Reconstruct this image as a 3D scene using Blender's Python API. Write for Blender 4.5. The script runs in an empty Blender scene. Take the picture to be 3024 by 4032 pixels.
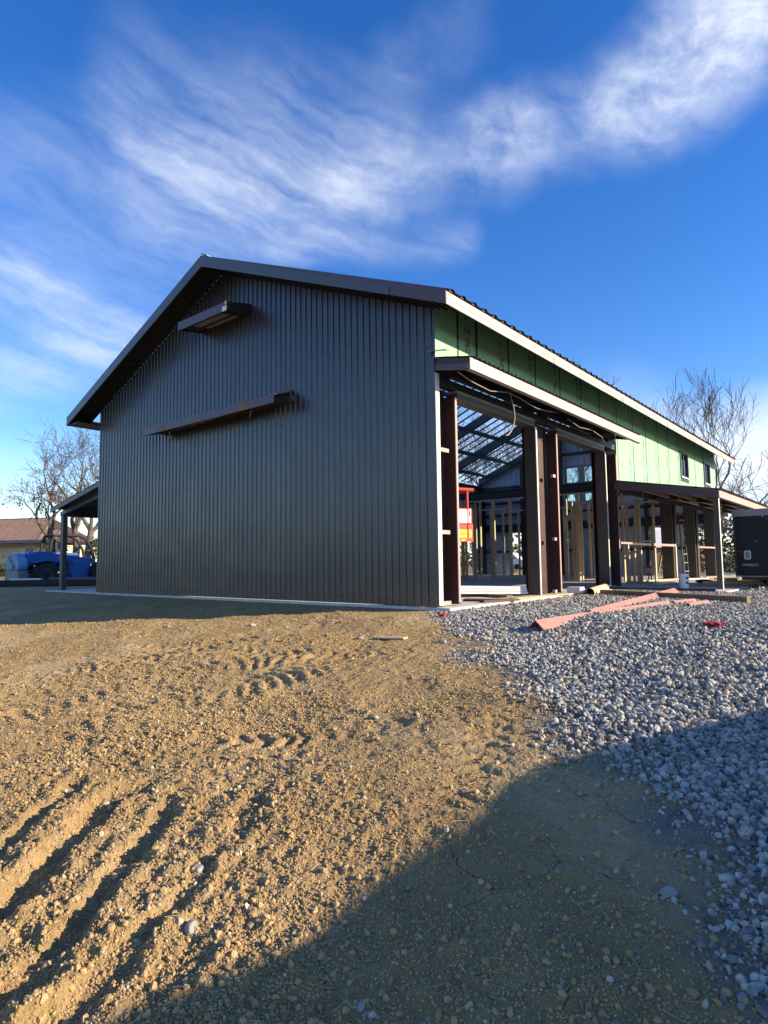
import bpy, math, random
import numpy as np
from mathutils import Vector, Matrix
S = bpy.context.scene
COL = S.collection
rad = math.radians
random.seed(7); RNG = np.random.default_rng(11)

# ------------------------------------------------------------------ measures
W, L, O, G = 10.679, 19.3, 0.573, 0.573
ET, RZ, FT = 4.571, 7.003, 0.214
RX = -W/2
PK = (RZ-ET)/(W/2+O)
CAMP = (5.3466, -7.8384, 0.70)
YAW, PITCH, ROLL, FPX = -0.68549, 0.07918, -0.01219, 1349.547
SUN = Vector((0.894, 0.447, 0.335)).normalized()
def ztop(x): return RZ - PK*abs(x-RX)

# ------------------------------------------------------------------ object helpers
def tag(o, label=None, cat=None, group=None, kind=None):
    if label: o['label'] = label
    if cat: o['category'] = cat
    if group: o['group'] = group
    if kind: o['kind'] = kind
    return o
def thing(name, label, cat, loc=(0,0,0), rz=0.0, group=None):
    o = bpy.data.objects.new(name, None); COL.objects.link(o)
    o.location = loc; o.rotation_euler = (0,0,rz); o.empty_display_size = .2
    return tag(o, label, cat, group)
def wloc(o):
    v = Vector((0,0,0))
    while o is not None: v += Vector(o.location); o = o.parent
    return v
def copy_tree(o, parent=None):
    c = o.copy(); COL.objects.link(c)
    if parent is not None: c.parent = parent
    for ch in list(o.children): copy_tree(ch, c)
    return c

class MB:
    def __init__(s): s.v=[]; s.f=[]
    def add(s, vs, fs):
        n=len(s.v); s.v += [tuple(p) for p in vs]; s.f += [tuple(i+n for i in f) for f in fs]; return s
    def box(s, x0,x1,y0,y1,z0,z1):
        return s.add([(x0,y0,z0),(x1,y0,z0),(x1,y1,z0),(x0,y1,z0),(x0,y0,z1),(x1,y0,z1),(x1,y1,z1),(x0,y1,z1)],
            [(0,3,2,1),(4,5,6,7),(0,1,5,4),(1,2,6,5),(2,3,7,6),(3,0,4,7)])
    def bar(s, a, b, w, h, up=(0,0,1)):
        a=Vector(a); b=Vector(b); d=(b-a).normalized(); u=Vector(up)
        if abs(d.dot(u))>.98: u=Vector((1,0,0))
        r=d.cross(u).normalized(); u=r.cross(d).normalized(); vs=[]
        for p in (a,b):
            for i,j in ((-1,-1),(1,-1),(1,1),(-1,1)): vs.append(p+r*(i*w/2)+u*(j*h/2))
        return s.add(vs, [(0,1,2,3),(7,6,5,4),(0,4,5,1),(1,5,6,2),(2,6,7,3),(3,7,4,0)])
    def tube(s, pts, rs, n=8, caps=True):
        pts=[Vector(p) for p in pts]
        if not hasattr(rs,'__len__'): rs=[rs]*len(pts)
        base=len(s.v); prev=None
        for i,p in enumerate(pts):
            d=(pts[min(i+1,len(pts)-1)]-pts[max(i-1,0)]).normalized()
            ref=prev if prev is not None else (Vector((0,0,1)) if abs(d.z)<.9 else Vector((1,0,0)))
            r=d.cross(ref)
            if r.length<1e-5: r=d.cross(Vector((.3,.5,.8)))
            r.normalize(); u=r.cross(d).normalized(); prev=u
            for k in range(n):
                a=2*math.pi*k/n; s.v.append(tuple(p+(r*math.cos(a)+u*math.sin(a))*rs[i]))
        for i in range(len(pts)-1):
            for k in range(n):
                a=base+i*n+k; b=base+i*n+(k+1)%n; s.f.append((a,b,b+n,a+n))
        if caps:
            s.f.append(tuple(base+k for k in range(n))[::-1]); e=base+(len(pts)-1)*n; s.f.append(tuple(e+k for k in range(n)))
        return s
    def prism(s, poly, axis, a, b):
        # poly: 2-D points in the two other axes (in x,y,z order), extruded from a to b along axis
        n=len(poly); vs=[]
        for t in (a,b):
            for p in poly:
                q=list(p); q.insert(axis,t); vs.append(q)
        fs=[tuple(range(n))[::-1], tuple(range(n,2*n))]+[(i,(i+1)%n,n+(i+1)%n,n+i) for i in range(n)]
        return s.add(vs,fs)
    def lathe(s, prof, c, axis=2, n=24):
        base=len(s.v)
        for r,h in prof:
            for k in range(n):
                a=2*math.pi*k/n; q=[r*math.cos(a), r*math.sin(a)]; q.insert(axis,h); s.v.append((c[0]+q[0],c[1]+q[1],c[2]+q[2]))
        for i in range(len(prof)-1):
            for k in range(n):
                a=base+i*n+k; b=base+i*n+(k+1)%n; s.f.append((a,b,b+n,a+n))
        s.f.append(tuple(base+k for k in range(n))[::-1]); e=base+(len(prof)-1)*n; s.f.append(tuple(e+k for k in range(n)))
        return s
    def build(s, name, mat, parent=None, local=False, smooth=False, origin=None, bevel=0):
        vs=s.v
        if not local and parent is not None:
            w=wloc(parent); vs=[(x-w.x,y-w.y,z-w.z) for x,y,z in vs]; loc=(0,0,0)
        elif parent is None:
            A=np.array(vs); loc=origin if origin is not None else tuple(((A.min(0)+A.max(0))/2)[:2])+(A[:,2].min(),)
            vs=[tuple(r) for r in A-np.array(loc)]
        else: loc=(0,0,0)
        me=bpy.data.meshes.new(name); me.from_pydata(vs,[],s.f); me.update()
        if mat is not None: me.materials.append(mat)
        o=bpy.data.objects.new(name,me); COL.objects.link(o); o.location=loc
        if parent is not None: o.parent=parent
        import bmesh
        bm=bmesh.new(); bm.from_mesh(me); bmesh.ops.recalc_face_normals(bm,faces=bm.faces); bm.to_mesh(me); bm.free()
        if smooth:
            for p in me.polygons: p.use_smooth=True
        if bevel:
            m=o.modifiers.new('bevel','BEVEL'); m.width=bevel; m.segments=2; m.limit_method='ANGLE'
        return o
def box(name, mat, parent, *b, **k): return MB().box(*b).build(name, mat, parent, **k)

def arr_mesh(name, V, F, mat, origin=(0,0,0)):
    V=np.asarray(V,np.float32)-np.array(origin,np.float32); F=np.asarray(F,np.int32)
    me=bpy.data.meshes.new(name); k=F.shape[1]
    me.vertices.add(len(V)); me.vertices.foreach_set('co',V.ravel())
    me.loops.add(F.size); me.loops.foreach_set('vertex_index',F.ravel())
    me.polygons.add(len(F)); me.polygons.foreach_set('loop_start',np.arange(0,F.size,k,dtype=np.int32))
    me.polygons.foreach_set('use_smooth',np.zeros(len(F),bool))
    me.update(calc_edges=True)
    me.materials.append(mat)
    o=bpy.data.objects.new(name,me); COL.objects.link(o); o.location=origin
    return o

# ------------------------------------------------------------------ materials
def mat(name, col, rough=.6, metal=0.0, var=0.0, vscale=6.0, bump=0.0, bscale=40.0, spec=.5, stretch=None, col2=None, coat=0.0):
    m=bpy.data.materials.new(name); m.use_nodes=True; nt=m.node_tree; n=nt.nodes; lk=nt.links
    b=n['Principled BSDF']; b.inputs['Base Color'].default_value=(*col,1); b.inputs['Roughness'].default_value=rough
    b.inputs['Metallic'].default_value=metal; b.inputs['Specular IOR Level'].default_value=spec
    if coat: b.inputs['Coat Weight'].default_value=coat; b.inputs['Coat Roughness'].default_value=.15
    if var or bump:
        tc=n.new('ShaderNodeTexCoord'); mp=n.new('ShaderNodeMapping'); lk.new(tc.outputs['Object'],mp.inputs['Vector'])
        if stretch: mp.inputs['Scale'].default_value=stretch
    if var:
        nz=n.new('ShaderNodeTexNoise'); nz.inputs['Scale'].default_value=vscale; nz.inputs['Detail'].default_value=6; nz.inputs['Roughness'].default_value=.65
        lk.new(mp.outputs[0],nz.inputs['Vector'])
        rp=n.new('ShaderNodeValToRGB'); c2=col2 or tuple(max(0,c*(1-var)) for c in col); c1=tuple(min(1,c*(1+var*.6)) for c in col)
        rp.color_ramp.elements[0].position=.3; rp.color_ramp.elements[1].position=.7
        rp.color_ramp.elements[0].color=(*c2,1); rp.color_ramp.elements[1].color=(*c1,1)
        lk.new(nz.outputs['Fac'],rp.inputs['Fac']); lk.new(rp.outputs['Color'],b.inputs['Base Color'])
        mr=n.new('ShaderNodeMapRange'); mr.inputs['To Min'].default_value=max(.05,rough-.12); mr.inputs['To Max'].default_value=min(1,rough+.12)
        lk.new(nz.outputs['Fac'],mr.inputs['Value']); lk.new(mr.outputs[0],b.inputs['Roughness'])
    if bump:
        nb=n.new('ShaderNodeTexNoise'); nb.inputs['Scale'].default_value=bscale; nb.inputs['Detail'].default_value=4
        lk.new(mp.outputs[0],nb.inputs['Vector']); bp=n.new('ShaderNodeBump'); bp.inputs['Strength'].default_value=bump; bp.inputs['Distance'].default_value=.02
        lk.new(nb.outputs['Fac'],bp.inputs['Height']); lk.new(bp.outputs[0],b.inputs['Normal'])
    return m
M={}
M['wall']=mat('bronze_metal',(.030,.0275,.027),.33,0,.18,1.5,.05,3.0,spec=.75)
def cladding():
    m=mat('bronze_metal',(.037,.034,.033),.32,0,.12,1.2,0,3.0,spec=.75); n=m.node_tree.nodes; lk=m.node_tree.links; b=n['Principled BSDF']
    ge=n.new('ShaderNodeNewGeometry'); nz=n.new('ShaderNodeTexNoise'); nz.inputs['Scale'].default_value=1.6; nz.inputs['Detail'].default_value=2; mp=n.new('ShaderNodeMapping'); mp.inputs['Scale'].default_value=(1.6,1,.8); lk.new(ge.outputs['Position'],mp.inputs[0]); lk.new(mp.outputs[0],nz.inputs['Vector'])
    bp=n.new('ShaderNodeBump'); bp.inputs['Strength'].default_value=.35; bp.inputs['Distance'].default_value=.035; lk.new(nz.outputs['Fac'],bp.inputs['Height']); lk.new(bp.outputs[0],b.inputs['Normal'])
    sp=n.new('ShaderNodeSeparateXYZ'); lk.new(ge.outputs['Position'],sp.inputs[0]); mr=n.new('ShaderNodeMapRange'); mr.inputs['From Min'].default_value=.42; mr.inputs['From Max'].default_value=.0; lk.new(sp.outputs['Z'],mr.inputs['Value'])
    n2=n.new('ShaderNodeTexNoise'); n2.inputs['Scale'].default_value=7; n2.inputs['Detail'].default_value=7; n2.inputs['Roughness'].default_value=.7; lk.new(ge.outputs['Position'],n2.inputs['Vector'])
    mu=n.new('ShaderNodeMath'); mu.operation='MULTIPLY'; lk.new(mr.outputs[0],mu.inputs[0]); lk.new(n2.outputs['Fac'],mu.inputs[1])
    old=b.inputs['Base Color'].links[0].from_socket; mx=n.new('ShaderNodeMix'); mx.data_type='RGBA'; lk.new(mu.outputs[0],mx.inputs['Factor']); lk.new(old,mx.inputs['A']); mx.inputs['B'].default_value=(.16,.11,.06,1); lk.new(mx.outputs['Result'],b.inputs['Base Color'])
    return m
M['wall']=cladding()
M['roofmetal']=mat('brown_roof_metal',(.055,.042,.036),.4,0,.2,3)
M['trimgrey']=mat('grey_trim',(.075,.075,.078),.4,0,.15,3,spec=.6)
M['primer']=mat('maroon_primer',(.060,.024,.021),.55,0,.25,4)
M['primer_lit']=mat('sunlit_primer',(.50,.30,.26),.6,0,.18,5)  # sunlit copy of the maroon primer, the light is put into the colour
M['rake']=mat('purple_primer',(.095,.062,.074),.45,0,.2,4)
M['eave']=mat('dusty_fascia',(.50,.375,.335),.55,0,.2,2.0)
M['eavegrey']=mat('galvanised_strip',(.37,.35,.33),.5,0,.2,3)
M['colgrey']=mat('taupe_steel',(.075,.064,.054),.5,0,.12,3)
M['darksteel']=mat('dark_steel',(.030,.028,.029),.5,0,.2,5)
M['rafter']=mat('painted_rafter',(.040,.042,.047),.5,0,.15,3)
M['galv']=mat('galvanised_steel',(.30,.29,.27),.45,0,.25,6)
M['soffit']=mat('soffit_metal',(.035,.028,.024),.5,0,.2,5)
M['inside']=mat('inner_wall_metal',(.55,.60,.66),.5,0,.1,3)
M['jamb']=mat('cream_edge',(.72,.68,.58),.7,0,.08,6)
M['wood']=mat('pine_lumber',(.70,.52,.32),.75,0,.2,5,.2,60,stretch=(1,1,.15))
M['woodlit']=mat('pale_pine',(.60,.46,.27),.75,0,.2,4,.2,50)
M['oldwood']=mat('weathered_timber',(.23,.16,.10),.85,0,.3,6,.3,50)
M['ply']=mat('plywood',(.55,.42,.25),.8,0,.15,4)
M['white']=mat('white_board',(.78,.77,.74),.55,0,.05,5)
M['doorwhite']=mat('door_paint',(.34,.36,.40),.5,0,.06,5)
M['redtrim']=mat('salmon_trim',(.42,.215,.165),.55,0,.16,4)
M['concrete']=mat('concrete',(.60,.56,.50),.85,0,.16,2.5,.2,30)
M['tape']=mat('seam_tape',(.014,.018,.015),.5)
M['cable']=mat('pale_cable',(.26,.23,.18),.6)
M['black']=mat('black_rubber',(.018,.018,.019),.75,0,.25,12,.3,40)
M['blue']=mat('blue_paint',(.018,.12,.34),.35,0,.1,4,spec=.6)
M['bluelight']=mat('light_blue_panel',(.12,.27,.46),.4,0,.08,4)
M['greypaint']=mat('grey_paint',(.22,.23,.24),.5,0,.12,4)
M['red']=mat('red_paint',(.60,.055,.03),.45,0,.12,6)
M['yellow']=mat('yellow_decal',(.80,.55,.04),.55)
M['white2']=mat('white_paint',(.75,.75,.75),.5,0,.05,6)
M['purple']=mat('purple_ink',(.30,.26,.62),.6)
M['navy']=mat('navy_ink',(.02,.035,.13),.5)
M['bark']=mat('tree_bark',(.12,.098,.08),.9,0,.3,4)
M['barkdark']=mat('dark_bark',(.135,.105,.085),.9,0,.3,4)
M['leafbrown']=mat('dead_leaves',(.24,.12,.055),.8,0,.35,2)
M['hedge']=mat('hedge_leaves',(.055,.08,.022),.8,0,.4,2)
M['palm']=mat('palm_leaves',(.06,.075,.03),.7,0,.3,2)
M['tile']=mat('clay_tile',(.27,.165,.125),.8,0,.3,3); M['tilebase']=mat('clay_roof_valley',(.055,.032,.025),.85,0,.3,3)
M['stonew']=None
M['scrub']=mat('winter_scrub',(.13,.10,.06),.9,0,.45,.15)
M['redrag']=mat('red_cloth',(.62,.02,.03),.8)
M['trailer']=None
M['trailergrey']=mat('trailer_cap',(.20,.22,.25),.35,0,.08,4)
M['chrome']=mat('bright_metal',(.6,.6,.58),.3,.6)
M['barnred']=mat('barn_siding',(.16,.05,.035),.8,0,.25,3)
M['rock']=None

def glass(name, tint=(.8,.9,.9), a=.25):
    m=bpy.data.materials.new(name); m.use_nodes=True; n=m.node_tree.nodes; lk=m.node_tree.links
    out=n['Material Output']; n.remove(n['Principled BSDF'])
    t=n.new('ShaderNodeBsdfTransparent'); t.inputs[0].default_value=(*tint,1); g=n.new('ShaderNodeBsdfGlossy'); g.inputs['Roughness'].default_value=.04
    fr=n.new('ShaderNodeFresnel'); mx=n.new('ShaderNodeMixShader'); lk.new(fr.outputs[0],mx.inputs[0]); lk.new(t.outputs[0],mx.inputs[1]); lk.new(g.outputs[0],mx.inputs[2]); lk.new(mx.outputs[0],out.inputs[0])
    return m
M['glass']=glass('clear_glass')
M['darkglass']=mat('dark_glass',(.035,.04,.045),.08,0,spec=.8)

# green sheathing with faint printed smudges
def sheathing():
    m=bpy.data.materials.new('green_sheathing'); m.use_nodes=True; n=m.node_tree.nodes; lk=m.node_tree.links; b=n['Principled BSDF']
    b.inputs['Roughness'].default_value=.6
    ge=n.new('ShaderNodeNewGeometry'); sp=n.new('ShaderNodeSeparateXYZ'); lk.new(ge.outputs['Position'],sp.inputs[0])
    def ma(op,a,bb=None):
        x=n.new('ShaderNodeMath'); x.operation=op
        for i,v in enumerate((a,bb)):
            if v is None: continue
            if isinstance(v,(int,float)): x.inputs[i].default_value=v
            else: lk.new(v,x.inputs[i])
        return x.outputs[0]
    fr=ma('FRACT',ma('DIVIDE',ma('ADD',sp.outputs['Y'],.05),1.165))      # 0..1 across a sheet
    near=ma('LESS_THAN',ma('ABSOLUTE',ma('SUBTRACT',fr,.86)),.075)
    near2=ma('LESS_THAN',ma('ABSOLUTE',ma('SUBTRACT',fr,.30)),.045)
    nz=n.new('ShaderNodeTexNoise'); nz.inputs['Scale'].default_value=9; nz.inputs['Detail'].default_value=3; nz.inputs['Distortion'].default_value=1.5
    lk.new(ge.outputs['Position'],nz.inputs['Vector'])
    mk=ma('MULTIPLY',ma('GREATER_THAN',nz.outputs['Fac'],.53),ma('MAXIMUM',near,ma('MULTIPLY',near2,.35)))
    mx=n.new('ShaderNodeMix'); mx.data_type='RGBA'; lk.new(ma('MULTIPLY',mk,.8),mx.inputs['Factor'])
    n2=n.new('ShaderNodeTexNoise'); n2.inputs['Scale'].default_value=1.3; n2.inputs['Detail'].default_value=5; lk.new(ge.outputs['Position'],n2.inputs['Vector'])
    rp=n.new('ShaderNodeValToRGB'); rp.color_ramp.elements[0].color=(.225,.45,.245,1); rp.color_ramp.elements[1].color=(.295,.53,.31,1); lk.new(n2.outputs['Fac'],rp.inputs[0])
    lk.new(rp.outputs[0],mx.inputs['A']); mx.inputs['B'].default_value=(.06,.12,.05,1)
    lk.new(mx.outputs['Result'],b.inputs['Base Color']); return m
M['green']=sheathing()
def speckled():
    m=mat('black_trailer_skin',(.010,.014,.022),.42,0,spec=.22); n=m.node_tree.nodes; lk=m.node_tree.links; b=n['Principled BSDF']
    tc=n.new('ShaderNodeTexCoord'); mp=n.new('ShaderNodeMapping'); mp.inputs['Scale'].default_value=(13,13,17); lk.new(tc.outputs['Object'],mp.inputs[0])
    vo=n.new('ShaderNodeTexVoronoi'); vo.inputs['Scale'].default_value=1; lk.new(mp.outputs[0],vo.inputs['Vector']); sc=n.new('ShaderNodeSeparateColor'); lk.new(vo.outputs['Color'],sc.inputs[0])
    sz=n.new('ShaderNodeSeparateXYZ'); lk.new(tc.outputs['Object'],sz.inputs[0])
    def ma(op,a,bb):
        x=n.new('ShaderNodeMath'); x.operation=op
        for i,v in enumerate((a,bb)):
            if isinstance(v,(int,float)): x.inputs[i].default_value=v
            else: lk.new(v,x.inputs[i])
        return x.outputs[0]
    k=ma('MULTIPLY',ma('MULTIPLY',ma('GREATER_THAN',sc.outputs[0],.90),ma('LESS_THAN',vo.outputs['Distance'],.30)),ma('MULTIPLY',ma('GREATER_THAN',sz.outputs['Z'],1.05),sc.outputs[1]))
    mx=n.new('ShaderNodeMix'); mx.data_type='RGBA'; lk.new(k,mx.inputs['Factor']); mx.inputs['A'].default_value=(.010,.014,.022,1); mx.inputs['B'].default_value=(.55,.57,.58,1); lk.new(mx.outputs['Result'],b.inputs['Base Color']); return m
M['trailer']=speckled()

def stone_wall():
    m=bpy.data.materials.new('stone_masonry'); m.use_nodes=True; n=m.node_tree.nodes; lk=m.node_tree.links; b=n['Principled BSDF']; b.inputs['Roughness'].default_value=.9
    tc=n.new('ShaderNodeTexCoord'); mp=n.new('ShaderNodeMapping'); mp.inputs['Scale'].default_value=(1.5,1.5,3.4); lk.new(tc.outputs['Object'],mp.inputs[0])
    vo=n.new('ShaderNodeTexVoronoi'); vo.inputs['Scale'].default_value=1.4; lk.new(mp.outputs[0],vo.inputs['Vector'])
    bw=n.new('ShaderNodeSeparateColor'); lk.new(vo.outputs['Color'],bw.inputs[0])
    rp=n.new('ShaderNodeValToRGB'); e=rp.color_ramp.elements; e[0].color=(.22,.15,.08,1); e[1].position=.2; e[1].color=(.58,.45,.24,1)
    x=e.new(.6); x.color=(.68,.56,.31,1); x=e.new(1.); x.color=(.74,.66,.45,1)
    lk.new(bw.outputs[0],rp.inputs[0])
    ve=n.new('ShaderNodeTexVoronoi'); ve.feature='DISTANCE_TO_EDGE'; ve.inputs['Scale'].default_value=1.4; lk.new(mp.outputs[0],ve.inputs['Vector'])
    lt=n.new('ShaderNodeMath'); lt.operation='LESS_THAN'; lt.inputs[1].default_value=.05; lk.new(ve.outputs['Distance'],lt.inputs[0])
    mx=n.new('ShaderNodeMix'); mx.data_type='RGBA'; lk.new(lt.outputs[0],mx.inputs['Factor']); lk.new(rp.outputs[0],mx.inputs['A']); mx.inputs['B'].default_value=(.48,.42,.30,1)
    lk.new(mx.outputs['Result'],b.inputs['Base Color']); return m
M['stonew']=stone_wall()

def island_mat(name, ramp, rough=.85, bump=.25, bscale=60):
    m=bpy.data.materials.new(name); m.use_nodes=True; n=m.node_tree.nodes; lk=m.node_tree.links; b=n['Principled BSDF']; b.inputs['Roughness'].default_value=rough
    b.inputs['Specular IOR Level'].default_value=.3
    ge=n.new('ShaderNodeNewGeometry'); rp=n.new('ShaderNodeValToRGB'); e=rp.color_ramp.elements
    e[0].position=ramp[0][0]; e[0].color=(*ramp[0][1],1); e[1].position=ramp[-1][0]; e[1].color=(*ramp[-1][1],1)
    for p,c in ramp[1:-1]: x=e.new(p); x.color=(*c,1)
    lk.new(ge.outputs['Random Per Island'],rp.inputs[0])
    nz=n.new('ShaderNodeTexNoise'); nz.inputs['Scale'].default_value=bscale; nz.inputs['Detail'].default_value=3; lk.new(ge.outputs['Position'],nz.inputs['Vector'])
    mr=n.new('ShaderNodeMapRange'); mr.inputs['To Min'].default_value=.78; mr.inputs['To Max'].default_value=1.2; lk.new(nz.outputs['Fac'],mr.inputs['Value'])
    vm=n.new('ShaderNodeVectorMath'); vm.operation='MULTIPLY'; lk.new(rp.outputs[0],vm.inputs[0]); lk.new(mr.outputs[0],vm.inputs[1]); lk.new(vm.outputs[0],b.inputs['Base Color'])
    return m
M['gravel']=island_mat('crushed_stone',[(0,(.135,.126,.113)),(.3,(.265,.25,.222)),(.62,(.385,.362,.32)),(.85,(.50,.468,.41)),(.95,(.42,.33,.22)),(1,(.60,.55,.47))])
M['clod']=island_mat('soil_clod',[(0,(.32,.212,.092)),(.5,(.405,.274,.124)),(.93,(.45,.31,.145)),(.97,(.45,.38,.28)),(1,(.52,.48,.41))])
M['rock']=island_mat('field_stone',[(0,(.20,.185,.16)),(1,(.36,.33,.28))],bscale=30)

# ------------------------------------------------------------------ terrain
def _h(i,j,s):
    n=(i.astype(np.int64)*374761393+j.astype(np.int64)*668265263+s*974634541)&0xffffffff
    n=((n^(n>>13))*1274126177)&0xffffffff
    return ((n^(n>>16))&0xffff)/65535.0
def vnoise(x,y,s=0):
    i=np.floor(x); j=np.floor(y); u=x-i; v=y-j; u=u*u*(3-2*u); v=v*v*(3-2*v)
    a=_h(i,j,s); b=_h(i+1,j,s); c=_h(i,j+1,s); d=_h(i+1,j+1,s)
    return (a+(b-a)*u)*(1-v)+(c+(d-c)*u)*v-.5
def fbm(x,y,s=0,o=4):
    t=0; a=1.0; f=1.0
    for k in range(o):
        t=t+a*vnoise(x*f+k*17.3,y*f-k*9.1,s+k); a*=.5; f*=2.03
    return t
def seg_dist(x,y,pts):
    best=np.full(x.shape,1e9); sb=np.zeros(x.shape); sg=np.zeros(x.shape); acc=0
    for (ax,ay),(bx,by) in zip(pts[:-1],pts[1:]):
        dx,dy=bx-ax,by-ay; ll=math.hypot(dx,dy); t=np.clip(((x-ax)*dx+(y-ay)*dy)/ll**2,0,1)
        px,py=x-ax-t*dx,y-ay-t*dy; d=np.hypot(px,py); sd=(dx*(y-ay)-dy*(x-ax))/ll
        m=d<best; best=np.where(m,d,best); sb=np.where(m,acc+t*ll,sb); sg=np.where(m,sd,sg); acc+=ll
    return best,sb,sg
GEDGE=[(-.6,1.5),(.05,-.3),(.85,-1.0),(1.75,-2.0),(2.5,-2.75),(3.1,-3.4),(3.7,-4.12),(4.22,-4.36),(4.56,-4.75),(4.78,-5.15),(4.92,-5.5),(5.05,-5.8),(5.5,-6.8),(6.3,-9.5),(7.5,-16)]
def gravel_mask(x,y):
    d,s,sg=seg_dist(x,y,GEDGE)
    sd=np.where(sg>0,d,-d)            # walking away from the wall, + is on the left = gravel side
    return sd
def zbase(x,y):
    d=np.clip(-y,0,13); z=-.042-.0745*d-.003*d*d
    z=z-.012*np.clip(x-3,0,20)
    z=z-.006*np.clip(y-22,0,60)
    return z
RUTS=[([(2.75,-7.3),(2.53,-6.81),(2.35,-6.61),(1.93,-6.08),(1.80,-5.70)],.085,.058),
      ([(3.4,-7.5),(3.09,-6.98),(2.78,-6.56),(2.45,-6.11),(2.05,-5.65)],.06,.040),
      ([(3.5,-7.4),(3.27,-6.9),(3.07,-6.38),(2.76,-5.83),(2.45,-5.35)],.055,.024),
      ([(2.3,-7.2),(2.05,-6.7),(1.55,-6.1),(1.2,-5.8)],.05,.025)]
LUGS=[([(.6,-6.6),(.46,-6.0),(.40,-5.25),(.6,-4.5),(.9,-3.3)],.30,.015),
      ([(-.4,-6.2),(-.50,-5.6),(-.5,-4.5),(0,-3.5),(.7,-2.6)],.32,.014),
      ([(1.5,-5.4),(1.93,-5.03),(2.33,-4.53),(2.9,-3.99)],.15,.014),
      ([(-3.2,-3.9),(-2.16,-3.6),(0,-3.2),(1.39,-2.49)],.18,.009),
      ([(-2.6,-5.6),(-1.6,-4.6),(-1.2,-3.6),(-1.3,-2.6)],.24,.012),
      ([(3.7,-5.9),(3.62,-5.5),(3.45,-4.8),(3.25,-4.2),(3.0,-3.4)],.16,.010)]
def rough_patch(x,y):
    # churned soil lies left of a band of packed dirt that follows the gravel edge
    d=-gravel_mask(x,y); a=np.clip((d-1.0)/.9,0,1)
    b=np.clip(.42+2.3*fbm(x*.8,y*.8,77,4),.06,1)
    near,_,_=seg_dist(x,y,[(3.6,-7.6),(2.6,-6.2),(1.6,-5.2)]); c=np.clip(1.5-near/.9,0,1)
    return np.clip(a*np.maximum(b,c)+.34,0,1)
def height(x,y,fine=True):
    z=zbase(x,y); r=np.hypot(x-CAMP[0],y-CAMP[1])
    gm=gravel_mask(x,y); g=1/(1+np.exp(-np.clip(gm,-3,3)*9))
    yard=(1/(1+np.exp(-np.clip((-.55-y),-4,4)*5)))
    yard=np.maximum(yard,1/(1+np.exp(-np.clip((x-3.2),-4,4)*4)))
    z=z+.07*fbm(x*.45,y*.45,3,3)*np.clip(r/3,0,1)*yard
    if fine:
        k=yard*(1-g*.55)*np.clip(1.6-r/14,0,1)
        wp=.12*fbm(x*2.1,y*2.1,9,2)
        z=z+k*(.040*fbm(x*1.7,y*1.7,21,3)+.020*np.abs(fbm(x*5+wp*8,y*5,31,4)))
        rough=rough_patch(x,y)
        z=z+k*rough*(.030*np.abs(fbm(x*8+wp*4,y*8,41,3))+.016*np.abs(fbm(x*24,y*24,43,3)))+k*.007*fbm(x*14,y*14,44,3)+k*.007*np.abs(fbm(x*30,y*30,45,2))
        rk=1-g
        for pts,w,dep in RUTS:
            d,s,sg=seg_dist(x+wp*.35+.05*fbm(x*9,y*9,64,3),y+wp*.3+.05*fbm(x*9,y*9,65,3),pts); q=d/w
            tot=sum(math.hypot(b[0]-a[0],b[1]-a[1]) for a,b in zip(pts[:-1],pts[1:])); end=np.clip(s/.35,0,1)*np.clip((tot-s)/.7,0,1)*np.clip(.85+1.0*fbm(x*3.5,y*3.5,63,3),.1,1.4)
            z=z+rk*end*(-dep*np.exp(-q**4)+dep*.5*np.exp(-((q-1.75)/.7)**2)*(.3+1.6*np.clip(fbm(x*9,y*9,61,3)+.5,0,1)))
        for pts,w,am in LUGS:
            d,s,sg=seg_dist(x+wp*.2,y+wp*.2,pts); q=d/w
            ph=np.sin(2*np.pi*(s/.16+np.abs(sg)*2.6/(.3+w)*.55+.5*fbm(x*3,y*3,74,2)))
            z=z+rk*np.exp(-q**4)*np.clip(s/.5,0,1)*(am*np.clip(ph+.7*fbm(x*11,y*11,73,2),-.5,.9)*np.clip(.85+1.6*fbm(x*2.2,y*2.2,71,2),.2,1.6)-.006)
        z=z+g*k*.05*fbm(x*1.1,y*1.1,81,3)
    return z

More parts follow.
